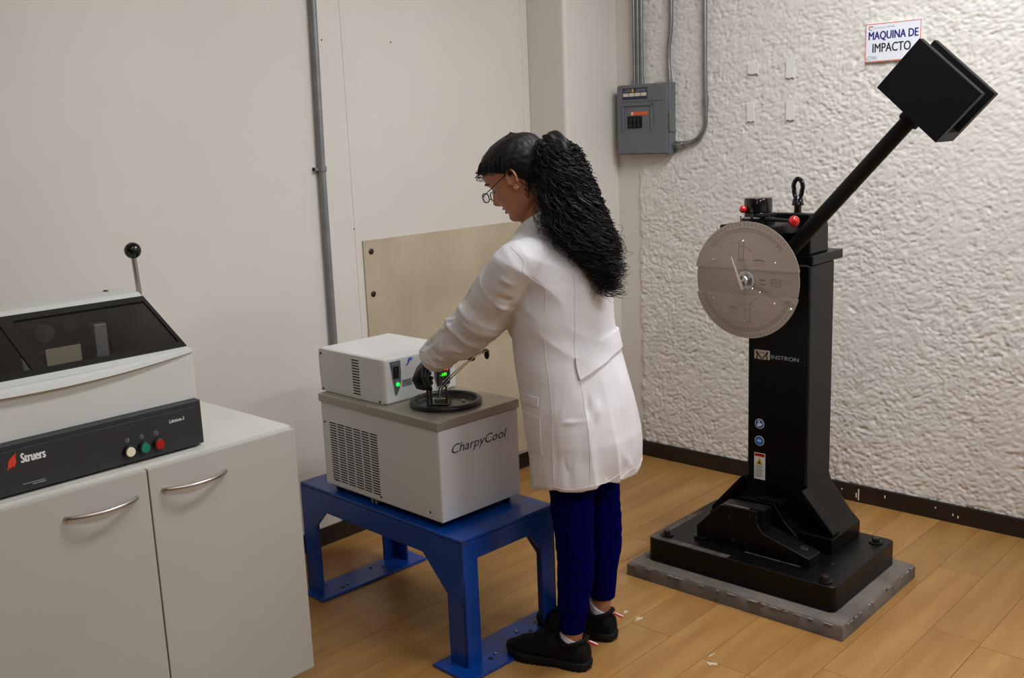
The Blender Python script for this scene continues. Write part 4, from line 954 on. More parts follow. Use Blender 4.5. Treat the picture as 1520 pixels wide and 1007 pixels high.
# ears
for s in (-1, 1):
    ec = (-0.008, s*0.072, 0.004)
    pth = []; rr = []
    for t in np.linspace(0, 1, 16):
        a = math.radians(-30+255*t)      # helix from front over top down the back to the lobe
        pth.append(H(ec[0]+0.0150*math.cos(a)-0.004*math.sin(a), ec[1]+s*(0.006+0.008*(1 if math.cos(a) < 0 else 0.2)*abs(math.cos(a))), ec[2]+0.0290*math.sin(a)*(1.0 if math.sin(a) > 0 else 0.85))); rr.append(0.0042)
    body.tube(pth, rr, 8)
    body.ball(H(ec[0]-0.001, ec[1]-s*0.002, ec[2]), 0.017, sc=(0.62, 0.62, 1.35))
    body.ball(H(ec[0]+0.003, ec[1]+s*0.004, ec[2]-0.027), 0.0085)
# neck, torso
def R3(c, r, n=24): return [(c[0]+r*math.cos(2*PI*i/n), c[1]+r*math.sin(2*PI*i/n), c[2]) for i in range(n)]
body.loft([R3((-0.085, 0.055, 1.24), 0.07), R3((-0.088, 0.055, 1.31), 0.055), R3((-0.098, 0.052, 1.36), 0.050), R3((-0.108, 0.050, 1.41), 0.051), R3((-0.115, 0.048, 1.46), 0.052)])
body.loft([ring(cyz(cx), hw, hd, z, 40) for z, cx, hw, hd in ((0.70, 0.02, 0.15, 0.10), (0.78, 0.02, 0.165, 0.115), (0.86, 0.005, 0.15, 0.105), (0.98, -0.02, 0.125, 0.095), (1.10, -0.035, 0.14, 0.105), (1.20, -0.045, 0.15, 0.10), (1.26, -0.065, 0.145, 0.08), (1.30, -0.085, 0.09, 0.06))])
def limb(g, pts, rad, n=20):
    P = [Vector(p) for p in pts]; out = []; rr = []
    m = len(P)
    for k in range(m-1):
        for t in np.linspace(0, 1, 7)[:-1 if k < m-2 else None]:
            p0 = P[max(k-1, 0)]; p1 = P[k]; p2 = P[k+1]; p3 = P[min(k+2, m-1)]
            q = 0.5*((2*p1)+(p2-p0)*t+(2*p0-5*p1+4*p2-p3)*t*t+(3*p1-p0-3*p2+p3)*t**3)
            out.append(q); rr.append(rad[k]*(1-t)+rad[k+1]*t)
    g.tube(out, rr, n)
limb(body, [SL_, EL, WRL], [0.048, 0.038, 0.026]); limb(body, [SR_, ER, WRR], [0.048, 0.038, 0.026])
# legs: hip, knee, calf, ankle
LEGL = [(-0.010, -0.080, 0.74), (-0.014, -0.082, 0.42), (-0.012, -0.086, 0.27), (-0.030, -0.090, 0.10), (-0.032, -0.088, 0.045)]
LEGR = [(0.045, 0.085, 0.74), (0.072, 0.095, 0.40), (0.076, 0.098, 0.29), (0.066, 0.100, 0.12), (0.064, 0.100, 0.045)]
limb(body, LEGL, [0.072, 0.047, 0.046, 0.031, 0.030]); limb(body, LEGR, [0.072, 0.047, 0.046, 0.031, 0.030])
FD = np.array([-0.915, 0.40])
def foot(g, heel, yaw_d, grow=0.0, sole_only=False):
    fx_, fy_ = yaw_d; lx_, ly_ = fy_, -fx_
    rings = []
    sec = [(-0.004, 0.020, 0.030, 0.010), (0.006, 0.030, 0.055, 0.006), (0.03, 0.035, 0.066, 0.004), (0.07, 0.036, 0.070, 0.004), (0.11, 0.038, 0.064, 0.004), (0.15, 0.045, 0.052, 0.004), (0.19, 0.048, 0.044, 0.005), (0.225, 0.043, 0.037, 0.010), (0.247, 0.028, 0.028, 0.016), (0.254, 0.012, 0.022, 0.018)]
    for (t, hw, top, bot) in sec:
        hw -= 0.008-grow; top -= 0.012-grow; bot += 0.012-grow
        r = []
        for i in range(20):
            a = 2*PI*i/20; y = hw*math.copysign(abs(math.cos(a))**0.7, math.cos(a)); z = (top+bot)/2+(top-bot)/2*math.copysign(abs(math.sin(a))**0.75, math.sin(a))
            r.append((heel[0]+fx_*t+lx_*y, heel[1]+fy_*t+ly_*y, z+heel[2]))
        rings.append(r)
    g.loft(rings)
HEL = (0.018, -0.112, 0.0); HER = (0.104, 0.070, 0.0)
FDL = (-0.915, 0.403); FDR = (-0.90, 0.436)
foot(body, HEL, FDL); foot(body, HER, FDR)
# hands
def hand(g, wrist, d, n, s, grow=0.0, curl=1.0, side=1):
    """palm and five fingers: d = direction of hand, n = palm normal (fingers curl towards n), s = towards thumb"""
    w0 = Vector(wrist); d = Vector(d).normalized(); n = Vector(n); n = (n-d*n.dot(d)).normalized(); sdir = d.cross(n)*side
    pl = 0.075
    for q in (-0.024, -0.008, 0.008, 0.024):
        g.tube([w0+d*-0.01+sdir*q*0.6, w0+d*0.03+sdir*q*0.9, w0+d*pl+sdir*q], [0.0115+grow, 0.012+grow, 0.0105+grow], 10)
    for k, (q, L) in enumerate(((0.026, 0.062), (0.0088, 0.070), (-0.0088, 0.066), (-0.026, 0.052))):
        p = w0+d*pl+sdir*q; ang = 0.0; pts = [p-d*0.01, p]; seg = (0.44, 0.31, 0.25)
        for j, sg_ in enumerate(seg):
            ang += (0.95, 1.05, 0.75)[j]*curl*(1+0.05*k); p = p+(d*math.cos(ang)+n*math.sin(ang))*L*sg_; pts.append(p)
        g.tube(pts, [0.0095+grow, 0.0092+grow, 0.0084+grow, 0.0077+grow, 0.0065+grow], 10); g.ball(pts[-1], 0.0066+grow, 10, 8)
    b0 = w0+d*0.012+sdir*0.022; p1 = b0+(d*0.6+sdir*0.7+n*0.45).normalized()*0.034; p2 = p1+(d*0.7+sdir*0.1+n*0.8).normalized()*0.028; p3 = p2+(d*0.55-sdir*0.35+n*0.75).normalized()*0.022
    g.tube([b0, p1, p2, p3], [0.012+grow, 0.0105+grow, 0.0092+grow, 0.0075+grow], 10); g.ball(p3, 0.0076+grow, 10, 8)
hl_d = (-0.52, 0.30, -0.60); hl_n = (0.75, 0.15, -0.62)
WH = (-0.452, 0.110, 0.928)
def hands(g, grow):
    hand(g, WH, hl_d, hl_n, None, grow, 1.0, 1)
    hand(g, WRR, (-0.15, 0.0, -0.9), (-0.9, -0.2, -0.1), None, grow, 0.45, -1)
hands(body, -0.0015)
bme = voxel(body, 0.0034, 2, 'body')
link('body', bme, M['skin'], pr, 60)
bme.materials.append(M['lip'])
# --- lips, brow, lashes
def facestrip(u0, u1, y0, y1, n, wd_, off, slope=0.0, bow=0.0):
    pts = []
    for i in range(n+1):
        t = i/n; y = y0+(y1-y0)*t; u = u0+(u1-u0)*t+bow*math.sin(PI*t)
        # find angle for lateral y
        best = min(((abs(headpt(a, u)[1]-y), a) for a in np.linspace(-1.35, 1.35, 91)))
        f, l, uu = headpt(best[1], u, off); pts.append(H(f, y, uu))
    return pts
part('lips', G().tube(facestrip(-0.0495, -0.0495, -0.020, 0.020, 12, 0, -0.001, bow=0.002), [0.0012]+[0.0035]*11+[0.0012], 8).tube(facestrip(-0.0605, -0.0605, -0.017, 0.017, 12, 0, -0.001, bow=-0.001), [0.0012]+[0.0038]*11+[0.0012], 8), 'lip', pr)
for s in (-1, 1):
    part('eyebrow', G().tube(facestrip(0.036, 0.030, s*0.014, s*0.052, 10, 0, 0.0005, bow=0.004), [0.002]+[0.0030]*9+[0.001], 6, flat=0.7), 'hair', pr)
    part('eyelashes', G().tube(facestrip(0.006, 0.007, s*0.020, s*0.044, 10, 0, 0.0012, bow=-0.003), [0.0008]+[0.0014]*9+[0.0006], 6), 'hair', pr)
part('earring', G().ball(H(-0.003, 0.084, -0.020), 0.0028), 'chrome', pr)
# --- spectacles
gl = thing('glasses', None, None); gl.parent = pr
fr_ = G(); LEN = []
for s in (-1, 1):
    lc = (0.107, s*0.033, 0.003)
    pth = []
    for a in np.linspace(0, 2*PI, 29)[:-1]:
        yy = 0.025*math.copysign(abs(math.cos(a))**0.7, math.cos(a)); zz = 0.0130*math.copysign(abs(math.sin(a))**0.8, math.sin(a))
        pth.append(H(lc[0]-0.004*abs(yy)*10*0.2-zz*0.25, lc[1]+yy, lc[2]+zz))
    fr_.tube(pth, 0.0018, 8, closed=True); LEN.append(pth)
    fr_.tube([H(0.107, s*0.058, 0.002), H(0.100, s*0.069, 0.006), H(0.06, s*0.076, 0.014), H(0.01, s*0.079, 0.024), H(-0.018, s*0.079, 0.018)], [0.0016, 0.0016, 0.0014, 0.0016, 0.0020], 8)
fr_.tube([H(0.109, -0.009, -0.004), H(0.112, 0, -0.001), H(0.109, 0.009, -0.004)], 0.0013, 8)
part('spectacle_frame', fr_, 'blackgloss', gl)
for pth in LEN:
    c_ = tuple(np.mean(np.array(pth), 0)); nn = len(pth)
    g = G(); g.add(pth+[c_], [(i, (i+1) % nn, nn) for i in range(nn)]); part('lens', g, 'lens', gl, 0)
# --- lab coat
coat = G()
def hemz(a): return 0.600-0.045*max(0, math.sin(a))+0.004*math.sin(5*a)
CR = [(0.60, 0.027, 0.205, 0.152), (0.66, 0.025, 0.205, 0.158), (0.72, 0.022, 0.203, 0.161), (0.77, 0.016, 0.200, 0.160), (0.82, 0.008, 0.197, 0.158), (0.89, -0.006, 0.190, 0.153), (0.967, -0.022, 0.184, 0.147), (1.03, -0.033, 0.182, 0.146), (1.10, -0.036, 0.183, 0.146), (1.17, -0.036, 0.184, 0.143), (1.215, -0.045, 0.187, 0.135), (1.25, -0.058, 0.190, 0.124), (1.28, -0.072, 0.186, 0.110), (1.305, -0.084, 0.168, 0.094), (1.325, -0.092, 0.130, 0.080), (1.340, -0.096, 0.090, 0.070), (1.352, -0.098, 0.066, 0.064)]
rings = [ring(cyz(CR[0][1]), CR[0][2]-0.012, CR[0][3]-0.012, 0.72, 64, None, 0.93), ring(cyz(CR[0][1]), CR[0][2]-0.010, CR[0][3]-0.010, 0.0, 64, hemz, 0.93)]
for k, (z, cx, hw, hd) in enumerate(CR):
    dip = (lambda a, z=z: -0.035*max(0, math.sin(a))*min(1, (z-1.29)/0.03)) if z > 1.30 else None
    rings.append(ring(cyz(cx), hw, hd, 0.0 if k == 0 else z, 64, hemz if k == 0 else dip, 0.93))
coat.loft(rings)
limb(coat, [(-0.095, -0.060, 1.255), (-0.150, -0.100, 1.243), (-0.208, -0.055, 1.165), EL, (-0.355, 0.055, 1.000), WRL], [0.066, 0.073, 0.077, 0.075, 0.058, 0.042], 28)
limb(coat, [(-0.03, 0.19, 1.25), (-0.01, 0.22, 1.24), (0.02, 0.25, 1.15), ER, WRR], [0.066, 0.070, 0.070, 0.066, 0.046], 28)
cme = voxel(coat, 0.0045, 5, 'lab_coat')
co = getco(cme); no = getno(cme)
disp = np.zeros(len(co))
def fold(a, b, wd_, amp, sharp=1.0):
    amp = amp*1.5
    global disp
    a = np.array(a); b = np.array(b); m_ = (a+b)/2; e_ = 1.35 if np.linalg.norm(b-a) < 0.12 else 1.0; a = m_+(a-m_)*e_; b = m_+(b-m_)*e_
    wd_ = wd_*0.85
    d, t = seg_dist(co, a, b); disp += amp*np.exp(-(d/wd_)**2)*np.sin(PI*np.clip(t, 0.0, 1.0))**1.0
nearm = lambda p: p
# sleeve folds (near side, y about the surface facing the camera)
for (a, b, w_, am) in (
    ((-0.205, -0.165, 1.215), (-0.130, -0.175, 1.165), 0.010, 0.006), ((-0.235, -0.125, 1.180), (-0.120, -0.150, 1.110), 0.009, -0.006), ((-0.245, -0.105, 1.150), (-0.16, -0.13, 1.105), 0.010, 0.006),
    ((-0.330, -0.030, 1.118), (-0.295, -0.075, 1.085), 0.012, 0.010), ((-0.310, -0.02, 1.140), (-0.285, -0.085, 1.115), 0.010, -0.009), ((-0.375, 0.02, 1.070), (-0.345, -0.02, 1.040), 0.013, 0.010), ((-0.352, 0.01, 1.095), (-0.325, -0.045, 1.060), 0.010, -0.008),
    ((-0.345, -0.03, 1.045), (-0.235, -0.06, 1.00), 0.016, -0.005), ((-0.375, 0.00, 0.985), (-0.300, -0.03, 0.965), 0.012, 0.006), ((-0.435, 0.06, 0.995), (-0.405, 0.02, 0.94), 0.008, -0.006), ((-0.425, 0.05, 0.985), (-0.39, 0.02, 0.915), 0.008, 0.006), ((-0.440, 0.055, 0.955), (-0.41, 0.04, 0.90), 0.005, -0.004),
    # armscye seam ridge and the pull fold across the back
    ((-0.175, -0.150, 1.330), (-0.100, -0.215, 1.225), 0.008, 0.005), ((-0.100, -0.215, 1.225), (-0.085, -0.19, 1.12), 0.008, -0.006),
    ((-0.080, -0.21, 1.150), (0.060, -0.16, 1.215), 0.012, 0.009), ((-0.095, -0.20, 1.115), (0.045, -0.17, 1.185), 0.014, -0.007), ((-0.105, -0.19, 1.12), (-0.150, -0.13, 1.02), 0.013, -0.007), ((-0.09, -0.19, 1.09), (-0.10, -0.18, 0.98), 0.014, 0.005),
    ((0.045, -0.17, 1.235), (0.022, -0.175, 0.98), 0.0045, 0.0028), ((0.022, -0.175, 0.98), (0.035, -0.17, 0.83), 0.0045, 0.003), ((0.035, -0.17, 0.83), (0.035, -0.16, 0.60), 0.004, 0.002),
    ((0.020, -0.18, 0.985), (-0.055, -0.19, 0.945), 0.013, 0.009), ((0.018, -0.18, 0.955), (-0.08, -0.185, 0.925), 0.012, -0.008), ((-0.085, -0.185, 0.95), (-0.075, -0.19, 0.62), 0.008, 0.004), ((-0.068, -0.19, 0.93), (-0.06, -0.19, 0.62), 0.010, -0.003),
    ((0.045, -0.17, 0.90), (0.035, -0.17, 0.80), 0.010, -0.005), ((0.085, -0.15, 0.91), (0.055, -0.165, 0.79), 0.010, 0.004), ((0.125, -0.10, 0.93), (0.12, -0.12, 0.83), 0.009, -0.004), ((0.035, -0.17, 0.80), (-0.04, -0.19, 0.80), 0.008, 0.003),
    ((0.13, -0.08, 1.15), (0.09, -0.14, 1.03), 0.016, -0.005), ((0.10, -0.12, 1.20), (0.075, -0.15, 1.05), 0.014, 0.004),
    ((0.0, -0.19, 1.10), (-0.07, -0.20, 1.02), 0.02, -0.004), ((0.10, -0.13, 0.72), (0.16, -0.08, 0.63), 0.015, 0.003), ((-0.03, -0.19, 0.70), (-0.02, -0.19, 0.60), 0.014, -0.003)):
    fold(a, b, w_, am)
nz = vnoise(co[:, 0]*9+co[:, 1]*6, co[:, 2]*7+co[:, 1]*5, 31)-0.5; nz2 = vnoise(co[:, 0]*22+co[:, 1]*17+5, co[:, 2]*16, 32)-0.5
disp += nz*0.009+nz2*0.0030
# hanging drapes below the waist, pulls across the back, and ring wrinkles on the reaching sleeve
def rid(n_): return (1-np.abs(n_*2-1))**2
ca_ = np.array([0.0, 0.01]); ang = np.arctan2(co[:, 1]-0.01, co[:, 0]-0.01)
low = np.clip((0.95-co[:, 2])/0.30, 0, 1)
disp += low*(rid(vnoise(ang*2.6+co[:, 2]*1.5+10, co[:, 2]*1.6, 71))-0.4)*0.008+low*(rid(vnoise(ang*6.0-co[:, 2]*2+30, co[:, 2]*3.0, 72))-0.4)*0.0035
upb = np.clip((co[:, 2]-0.93)/0.10, 0, 1)*np.clip((1.30-co[:, 2])/0.06, 0, 1)
dg1 = co[:, 0]*0.85-co[:, 2]*0.5; dg2 = co[:, 0]*0.5+co[:, 2]*0.85
armP = [np.array(p) for p in ((-0.150, -0.100, 1.243), (-0.208, -0.055, 1.165), EL, (-0.355, 0.055, 1.000), WRL)]
best = np.full(len(co), 9.0); tt = np.zeros(len(co)); acc = 0.0; q0 = np.zeros_like(co)
for a_, b_ in zip(armP[:-1], armP[1:]):
    L_ = np.linalg.norm(b_-a_); d_a, t_a = seg_dist(co, a_, b_); m_a = d_a < best
    best = np.where(m_a, d_a, best); tt = np.where(m_a, acc+t_a*L_, tt); q0 = np.where(m_a[:, None], a_+(b_-a_)*t_a[:, None], q0); acc += L_
arm_m = ((best < 0.10) & (co[:, 0] < -0.13) & (tt > 0.02)).astype(float)*np.clip((tt-0.03)/0.06, 0, 1)
rv_ = co-q0; aa_ = np.arctan2(rv_[:, 2]+rv_[:, 0]*0.6, rv_[:, 1])
disp += arm_m*(rid(vnoise(tt*17+aa_*0.9+3, aa_*1.1+5, 73))-0.4)*np.interp(tt, [0.0, 0.15, 0.28, 0.42, 0.5], [0.004, 0.006, 0.011, 0.011, 0.006])
disp += arm_m*(rid(vnoise(tt*34-aa_*1.6+13, aa_*1.3, 74))-0.4)*0.0035
disp += (1-arm_m)*upb*(rid(vnoise(dg1*4+5, dg2*14, 75))-0.4)*0.0055
disp *= np.clip((1.365-co[:, 2])/0.03, 0.1, 1)
setco(cme, co+no*disp[:, None])
lc = link('lab_coat', cme, M['coatw'], pr, 75)
sm2 = lc.modifiers.new('s', 'SMOOTH'); sm2.factor = 0.5; sm2.iterations = 1
# surface-following trims
bvh = BVHTree.FromPolygons([Vector(c) for c in getco(cme)], [tuple(p.vertices) for p in cme.polygons])
def onsurf(p, lift=0.0):
    q, n_, i_, d_ = bvh.find_nearest(Vector(p)); return q+n_*lift, n_
def ribbon(name, A_, B_, C_, D_, nu, nv, lift, mname, parent, thick=0.0025):
    """quad patch A-B (top) D-C (bottom) draped on the coat, with thickness"""
    outer = []; inner = []
    for j in range(nv+1):
        for i in range(nu+1):
            u, v = i/nu, j/nv
            p = (Vector(A_)*(1-u)+Vector(B_)*u)*(1-v)+(Vector(D_)*(1-u)+Vector(C_)*u)*v
            q, n_ = onsurf(p); outer.append(q+n_*lift); inner.append(q+n_*(lift-thick))
    g = G(); W_ = nu+1; n0 = len(outer); vs = outer+inner; fs = []
    for j in range(nv):
        for i in range(nu):
            a = j*W_+i; fs.append((a, a+1, a+W_+1, a+W_)); fs.append((n0+a, n0+a+W_, n0+a+W_+1, n0+a+1))
    for i in range(nu):
        fs.append((i, n0+i, n0+i+1, i+1)); k = nv*W_+i; fs.append((k, k+1, n0+k+1, n0+k))
    for j in range(nv):
        k = j*W_; fs.append((k, k+W_, n0+k+W_, n0+k)); k = j*W_+nu; fs.append((k, n0+k, n0+k+W_, k+W_))
    g.add(vs, fs); return part(name, g, mname, parent, 40)
part_b = ribbon('back_belt', (0.020, -0.20, 0.985), (0.125, -0.08, 1.028), (0.130, -0.08, 0.972), (0.030, -0.20, 0.928), 16, 6, 0.0075, 'coatw', pr, 0.006)
ribbon('back_belt', (0.125, -0.08, 1.028), (0.135, 0.12, 1.020), (0.140, 0.12, 0.965), (0.130, -0.08, 0.972), 16, 6, 0.0075, 'coatw', pr, 0.006)
ribbon('pocket_flap', (-0.172, -0.10, 0.872), (-0.118, -0.17, 0.868), (-0.118, -0.17, 0.842), (-0.170, -0.10, 0.846), 8, 4, 0.003, 'coatw', pr)
ribbon('pocket', (-0.165, -0.10, 0.815), (-0.108, -0.17, 0.812), (-0.106, -0.17, 0.700), (-0.150, -0.10, 0.705), 8, 8, 0.002, 'coatw', pr)
g = G()
def seam(pts, r=0.0008, lift=0.0003):
    out = []
    for a, b in zip(pts[:-1], pts[1:]):
        for t in np.linspace(0, 1, 8)[:-1]: out.append(onsurf(Vector(a)*(1-t)+Vector(b)*t, lift)[0])
    out.append(onsurf(pts[-1], lift)[0]); g.tube(out, r, 5)
seam([(0.048, -0.20, 1.235), (0.022, -0.20, 0.985)]); seam([(0.032, -0.20, 0.925), (0.036, -0.20, 0.80), (0.036, -0.2, 0.60)])
seam([(-0.180, -0.16, 1.328), (-0.130, -0.22, 1.28), (-0.098, -0.23, 1.21), (-0.088, -0.21, 1.12)])
seam([(-0.104, -0.21, 1.03), (-0.085, -0.21, 0.93), (-0.078, -0.21, 0.61)])
part('seams', g, 'coatw', pr)
# hem band
hr1 = [Vector(p) for p in ring(cyz(0.027), 0.30, 0.25, 0.0, 80, lambda a: hemz(a)+0.014)]
g = G(); g.tube([onsurf(p, 0.0)[0] for p in hr1], 0.0009, 5, closed=True); part('hem_stitch', g, 'coatw', pr)
# cuff
d_ = (Vector(WRL)-Vector((-0.355, 0.055, 1.0))).normalized()
part('cuff', G().tube([Vector(WRL)-d_*0.030, Vector(WRL)-d_*0.006, Vector(WRL)+d_*0.004], [0.0470, 0.0465, 0.0445], 32), 'coatw', pr, 40)
# collar: stand and fall around the neck
cg = G(); rings = []
NC = np.array([-0.100, 0.052])
for (r_, zlow, zhigh) in ((0.058, 1.335, 1.350), (0.060, 1.362, 1.392), (0.0635, 1.366, 1.398), (0.069, 1.358, 1.388), (0.078, 1.336, 1.358), (0.086, 1.315, 1.330), (0.083, 1.311, 1.326), (0.074, 1.330, 1.350), (0.064, 1.345, 1.370)):
    rr = []
    for i in range(48):
        a = 2*PI*i/48; q = NC+r_*(math.cos(a)*TL[:2]*1.0+math.sin(a)*TF[:2]*1.05)
        k = (1-math.sin(a))/2  # 1 at back
        rr.append((q[0], q[1], zlow-0.052*(1-k)**1.3+(zhigh-zlow)*k*1.0))
    rings.append(rr)
rings.append(rings[0]); cg.loft(rings, cap=False); part('collar', cg, 'coatw', pr, 50)
# --- trousers
tr = G()
def tleg(pts, rads, hem_z):
    P = [Vector(p) for p in pts]
    limb(tr, P, rads, 28)
tleg([(-0.005, -0.075, 0.78), (-0.020, -0.080, 0.56), (-0.016, -0.084, 0.41), (-0.017, -0.087, 0.28), (-0.029, -0.089, 0.17), (-0.032, -0.090, 0.114)], [0.085, 0.068, 0.058, 0.0545, 0.043, 0.0385], 0.1)
tleg([(0.040, 0.080, 0.78), (0.057, 0.090, 0.55), (0.072, 0.096, 0.40), (0.072, 0.098, 0.29), (0.068, 0.100, 0.19), (0.068, 0.100, 0.132)], [0.085, 0.070, 0.060, 0.0575, 0.046, 0.0400], 0.13)
tr.ball((0.02, 0.005, 0.79), 0.13, sc=(1, 1.2, 0.6))
tme = voxel(tr, 0.0045, 2, 'trousers'); co = getco(tme); no = getno(tme)
d2 = (vnoise(co[:, 0]*14, co[:, 2]*26+co[:, 1]*12, 41)-0.5)*0.007+(vnoise(co[:, 0]*30+co[:, 1]*20, co[:, 2]*60, 42)-0.5)*0.0025*np.exp(-((co[:, 2]-0.38)/0.1)**2)*2
setco(tme, co+no*d2[:, None]); link('trousers', tme, M['trouser'], pr, 75)
# --- shoes
def shoe(heel, fd, ankle, lab):
    fx_, fy_ = fd; lx_, ly_ = fy_, -fx_
    T = lambda t, y, z: (heel[0]+fx_*t+lx_*y, heel[1]+fy_*t+ly_*y, z)
    s_ = thing('shoe', None, None); s_.parent = pr; s_['label'] = lab
    up_ = G(); rings = []
    #  t, halfwidth, top, bottom
    for (t, hw, top, bot) in ((-0.002, 0.018, 0.052, 0.020), (0.004, 0.030, 0.078, 0.014), (0.025, 0.0375, 0.090, 0.013), (0.050, 0.0385, 0.088, 0.013), (0.075, 0.038, 0.086, 0.013), (0.100, 0.039, 0.104, 0.014), (0.125, 0.041, 0.106, 0.014), (0.150, 0.045, 0.094, 0.015), (0.180, 0.0495, 0.079, 0.016), (0.210, 0.0500, 0.066, 0.018), (0.235, 0.046, 0.058, 0.021), (0.255, 0.035, 0.046, 0.024), (0.266, 0.018, 0.036, 0.027)):
        r = []
        for i in range(28):
            a = 2*PI*i/28; y = hw*math.copysign(abs(math.cos(a))**0.72, math.cos(a)); sz = math.sin(a)
            yk = y*(1-0.22*max(0, sz)); z = (top+bot)/2+(top-bot)/2*math.copysign(abs(sz)**0.8, sz)
            r.append(T(t, yk, z))
        rings.append(r)
    up_.loft(rings)
    # padded collar and tongue
    col_ = []
    for i in range(24):
        a = 2*PI*i/24; col_.append(T(0.053+0.047*math.cos(a), 0.0335*math.sin(a), 0.088+0.016*math.cos(a)*(0.9 if math.cos(a) > 0 else -0.7)-0.008*abs(math.sin(a))))
    up_.tube(col_, 0.0075, 10, closed=True)
    up_.tube([T(0.125, 0, 0.098), T(0.110, 0, 0.118), T(0.102, 0, 0.134)], [0.014, 0.018, 0.014], 12, flat=1.0)
    link('upper', voxel(up_, 0.0026, 4, 'upper'), M['shoe'], s_, 60)
    so = G(); rings = []
    for (z, gr) in ((0.000, -0.002), (0.004, 0.002), (0.014, 0.004), (0.024, 0.0025), (0.028, -0.001)):
        r = []
        out = [(-0.006, 0.0), (0.0, 0.022), (0.012, 0.033), (0.04, 0.0385), (0.08, 0.037), (0.12, 0.040), (0.16, 0.047), (0.20, 0.0515), (0.235, 0.047), (0.258, 0.034), (0.272, 0.016), (0.276, 0.0)]
        loop = out+[(t, -y) for t, y in out[-2:0:-1]]
        for (t, y) in loop:
            c = 0.135; sc_ = 1+gr/0.05
            lift = max(0, (t-0.185)/0.09)**2*0.016
            zz = z+lift*(1-0.3*z/0.028)
            if 0.085 < t < 0.125 and z < 0.003: zz += 0.006
            r.append(T(c+(t-c)*(1+gr/0.135), y*sc_, zz+0.0005))
        rings.append(r)
    so.loft(rings); part('sole', so, 'sole', s_, 50)
    tr_ = G()
    for k in range(16):
        t = 0.005+k*0.0165
        if 0.085 < t < 0.12: continue
        lift = max(0, (t-0.185)/0.09)**2*0.016
        hw = np.interp(t, [0, 0.012, 0.04, 0.08, 0.12, 0.16, 0.20, 0.235, 0.27], [0.02, 0.033, 0.0385, 0.037, 0.04, 0.047, 0.0515, 0.047, 0.02])
        tr_.box(t-0.005, t+0.005, -hw-0.003, hw+0.003, 0.0004+lift, 0.006+lift, Matrix(((fx_, lx_, 0, heel[0]), (fy_, ly_, 0, heel[1]), (0, 0, 1, 0), (0, 0, 0, 1))))
    part('tread', tr_, 'sole', s_, 0, 0.001)
    la = G()
    for k in range(4):
        t = 0.118+k*0.017; z = 0.115-k*0.0085
        la.tube([T(t, -0.024, z-0.012), T(t+0.003, -0.012, z+0.001), T(t+0.001, 0, z+0.003), T(t+0.003, 0.012, z+0.001), T(t, 0.024, z-0.012)], 0.0022, 6)
    for s in (-1, 1):
        la.tube([T(0.112, 0, 0.130), T(0.115, s*0.015, 0.142), T(0.122, s*0.026, 0.134), T(0.122, s*0.018, 0.122), T(0.112, 0, 0.128)], 0.0021, 6)
        la.tube([T(0.112, 0, 0.130), T(0.125, s*0.024, 0.116), T(0.13, s*0.040, 0.092), T(0.132, s*0.044, 0.070)], 0.0020, 6)
    part('laces', la, 'shoe', s_)
    tb = G().box(-0.030, 0.000, -0.006, 0.006, -0.001, 0.001, Matrix.Translation(T(-0.001, 0, 0.089)) @ Matrix.Rotation(math.atan2(fy_, fx_), 4, 'Z') @ Matrix.Rotation(-0.25, 4, 'Y'))
    pt = part('pull_tab', tb, 'btnr', s_, 0, label='red and white pull tab')
    part('pull_tab_stripe', G().box(-0.029, -0.001, -0.0062, -0.002, -0.0014, 0.0014, Matrix.Translation(T(-0.001, 0, 0.089)) @ Matrix.Rotation(math.atan2(fy_, fx_), 4, 'Z') @ Matrix.Rotation(-0.25, 4, 'Y')), 'wht', s_, 0)
    sk = G(); sk.tube([(ankle[0]-0.002, ankle[1], 0.076), (ankle[0]-0.002, ankle[1], 0.104)], [0.0345, 0.0335], 24)
    q = part('sock', sk, 'sock', pr, 40)
    # slanted top edge: high in front, low behind
    me = q.data; c_ = getco(me); mask = c_[:, 2] > 0.09; c_[mask, 2] += ((c_[mask, 0]-ankle[0])*fx_+(c_[mask, 1]-ankle[1])*fy_)*0.55+0.000; setco(me, c_)
shoe(HEL, FDL, (-0.032, -0.089), 'black lace-up safety shoe on the near foot')
shoe(HER, FDR, (0.062, 0.098), 'black lace-up safety shoe on the far foot')
# --- gloves
gg = G(); hand(gg, WH, hl_d, hl_n, None, 0.0012, 1.0, 1); gg.tube([Vector(WRL)-d_*0.05, Vector(WH)], [0.030, 0.030], 20)
link('glove', voxel(gg, 0.0026, 1, 'glove'), M['glove'], pr, 60)
gg = G(); hand(gg, WRR, (-0.15, 0.0, -0.9), (-0.9, -0.2, -0.1), None, 0.0012, 0.45, -1)
link('glove', voxel(gg, 0.0026, 1, 'glove'), M['glove'], pr, 60)
# --- hair: cap on the skull
hc = G(); rings = []
for u in np.concatenate([np.linspace(-0.075, 0.105, 60), np.linspace(0.108, 0.118, 6)]):
    r = []
    for i in range(96):
        a = 2*PI*i/96
        f, l, uu = headpt(a, u)
        line = (0.62*f+0.022) if f > 0.0 else (1.15*f+0.022)
        t = np.clip((uu-line)/0.016+0.5, 0, 1)
        n_ = vnoise(np.array([a*9.0]), np.array([u*90]), 51)[0]-0.5
        dl = np.clip((uu-line)/0.07, 0, 1); off = -0.008+t*(0.008+0.0035+0.011*dl+0.005*n_*dl)
        f2, l2, u3 = headpt(a, u, off); k = t*0.008 if u > 0.07 else 0
        r.append(H(f2, l2, u3+k*((u-0.07)/0.05 if u > 0.07 else 0)))
    rings.append(r)
hc.loft(rings); part('hair', hc, 'hair', pr, 80, label='hair drawn back over the head')
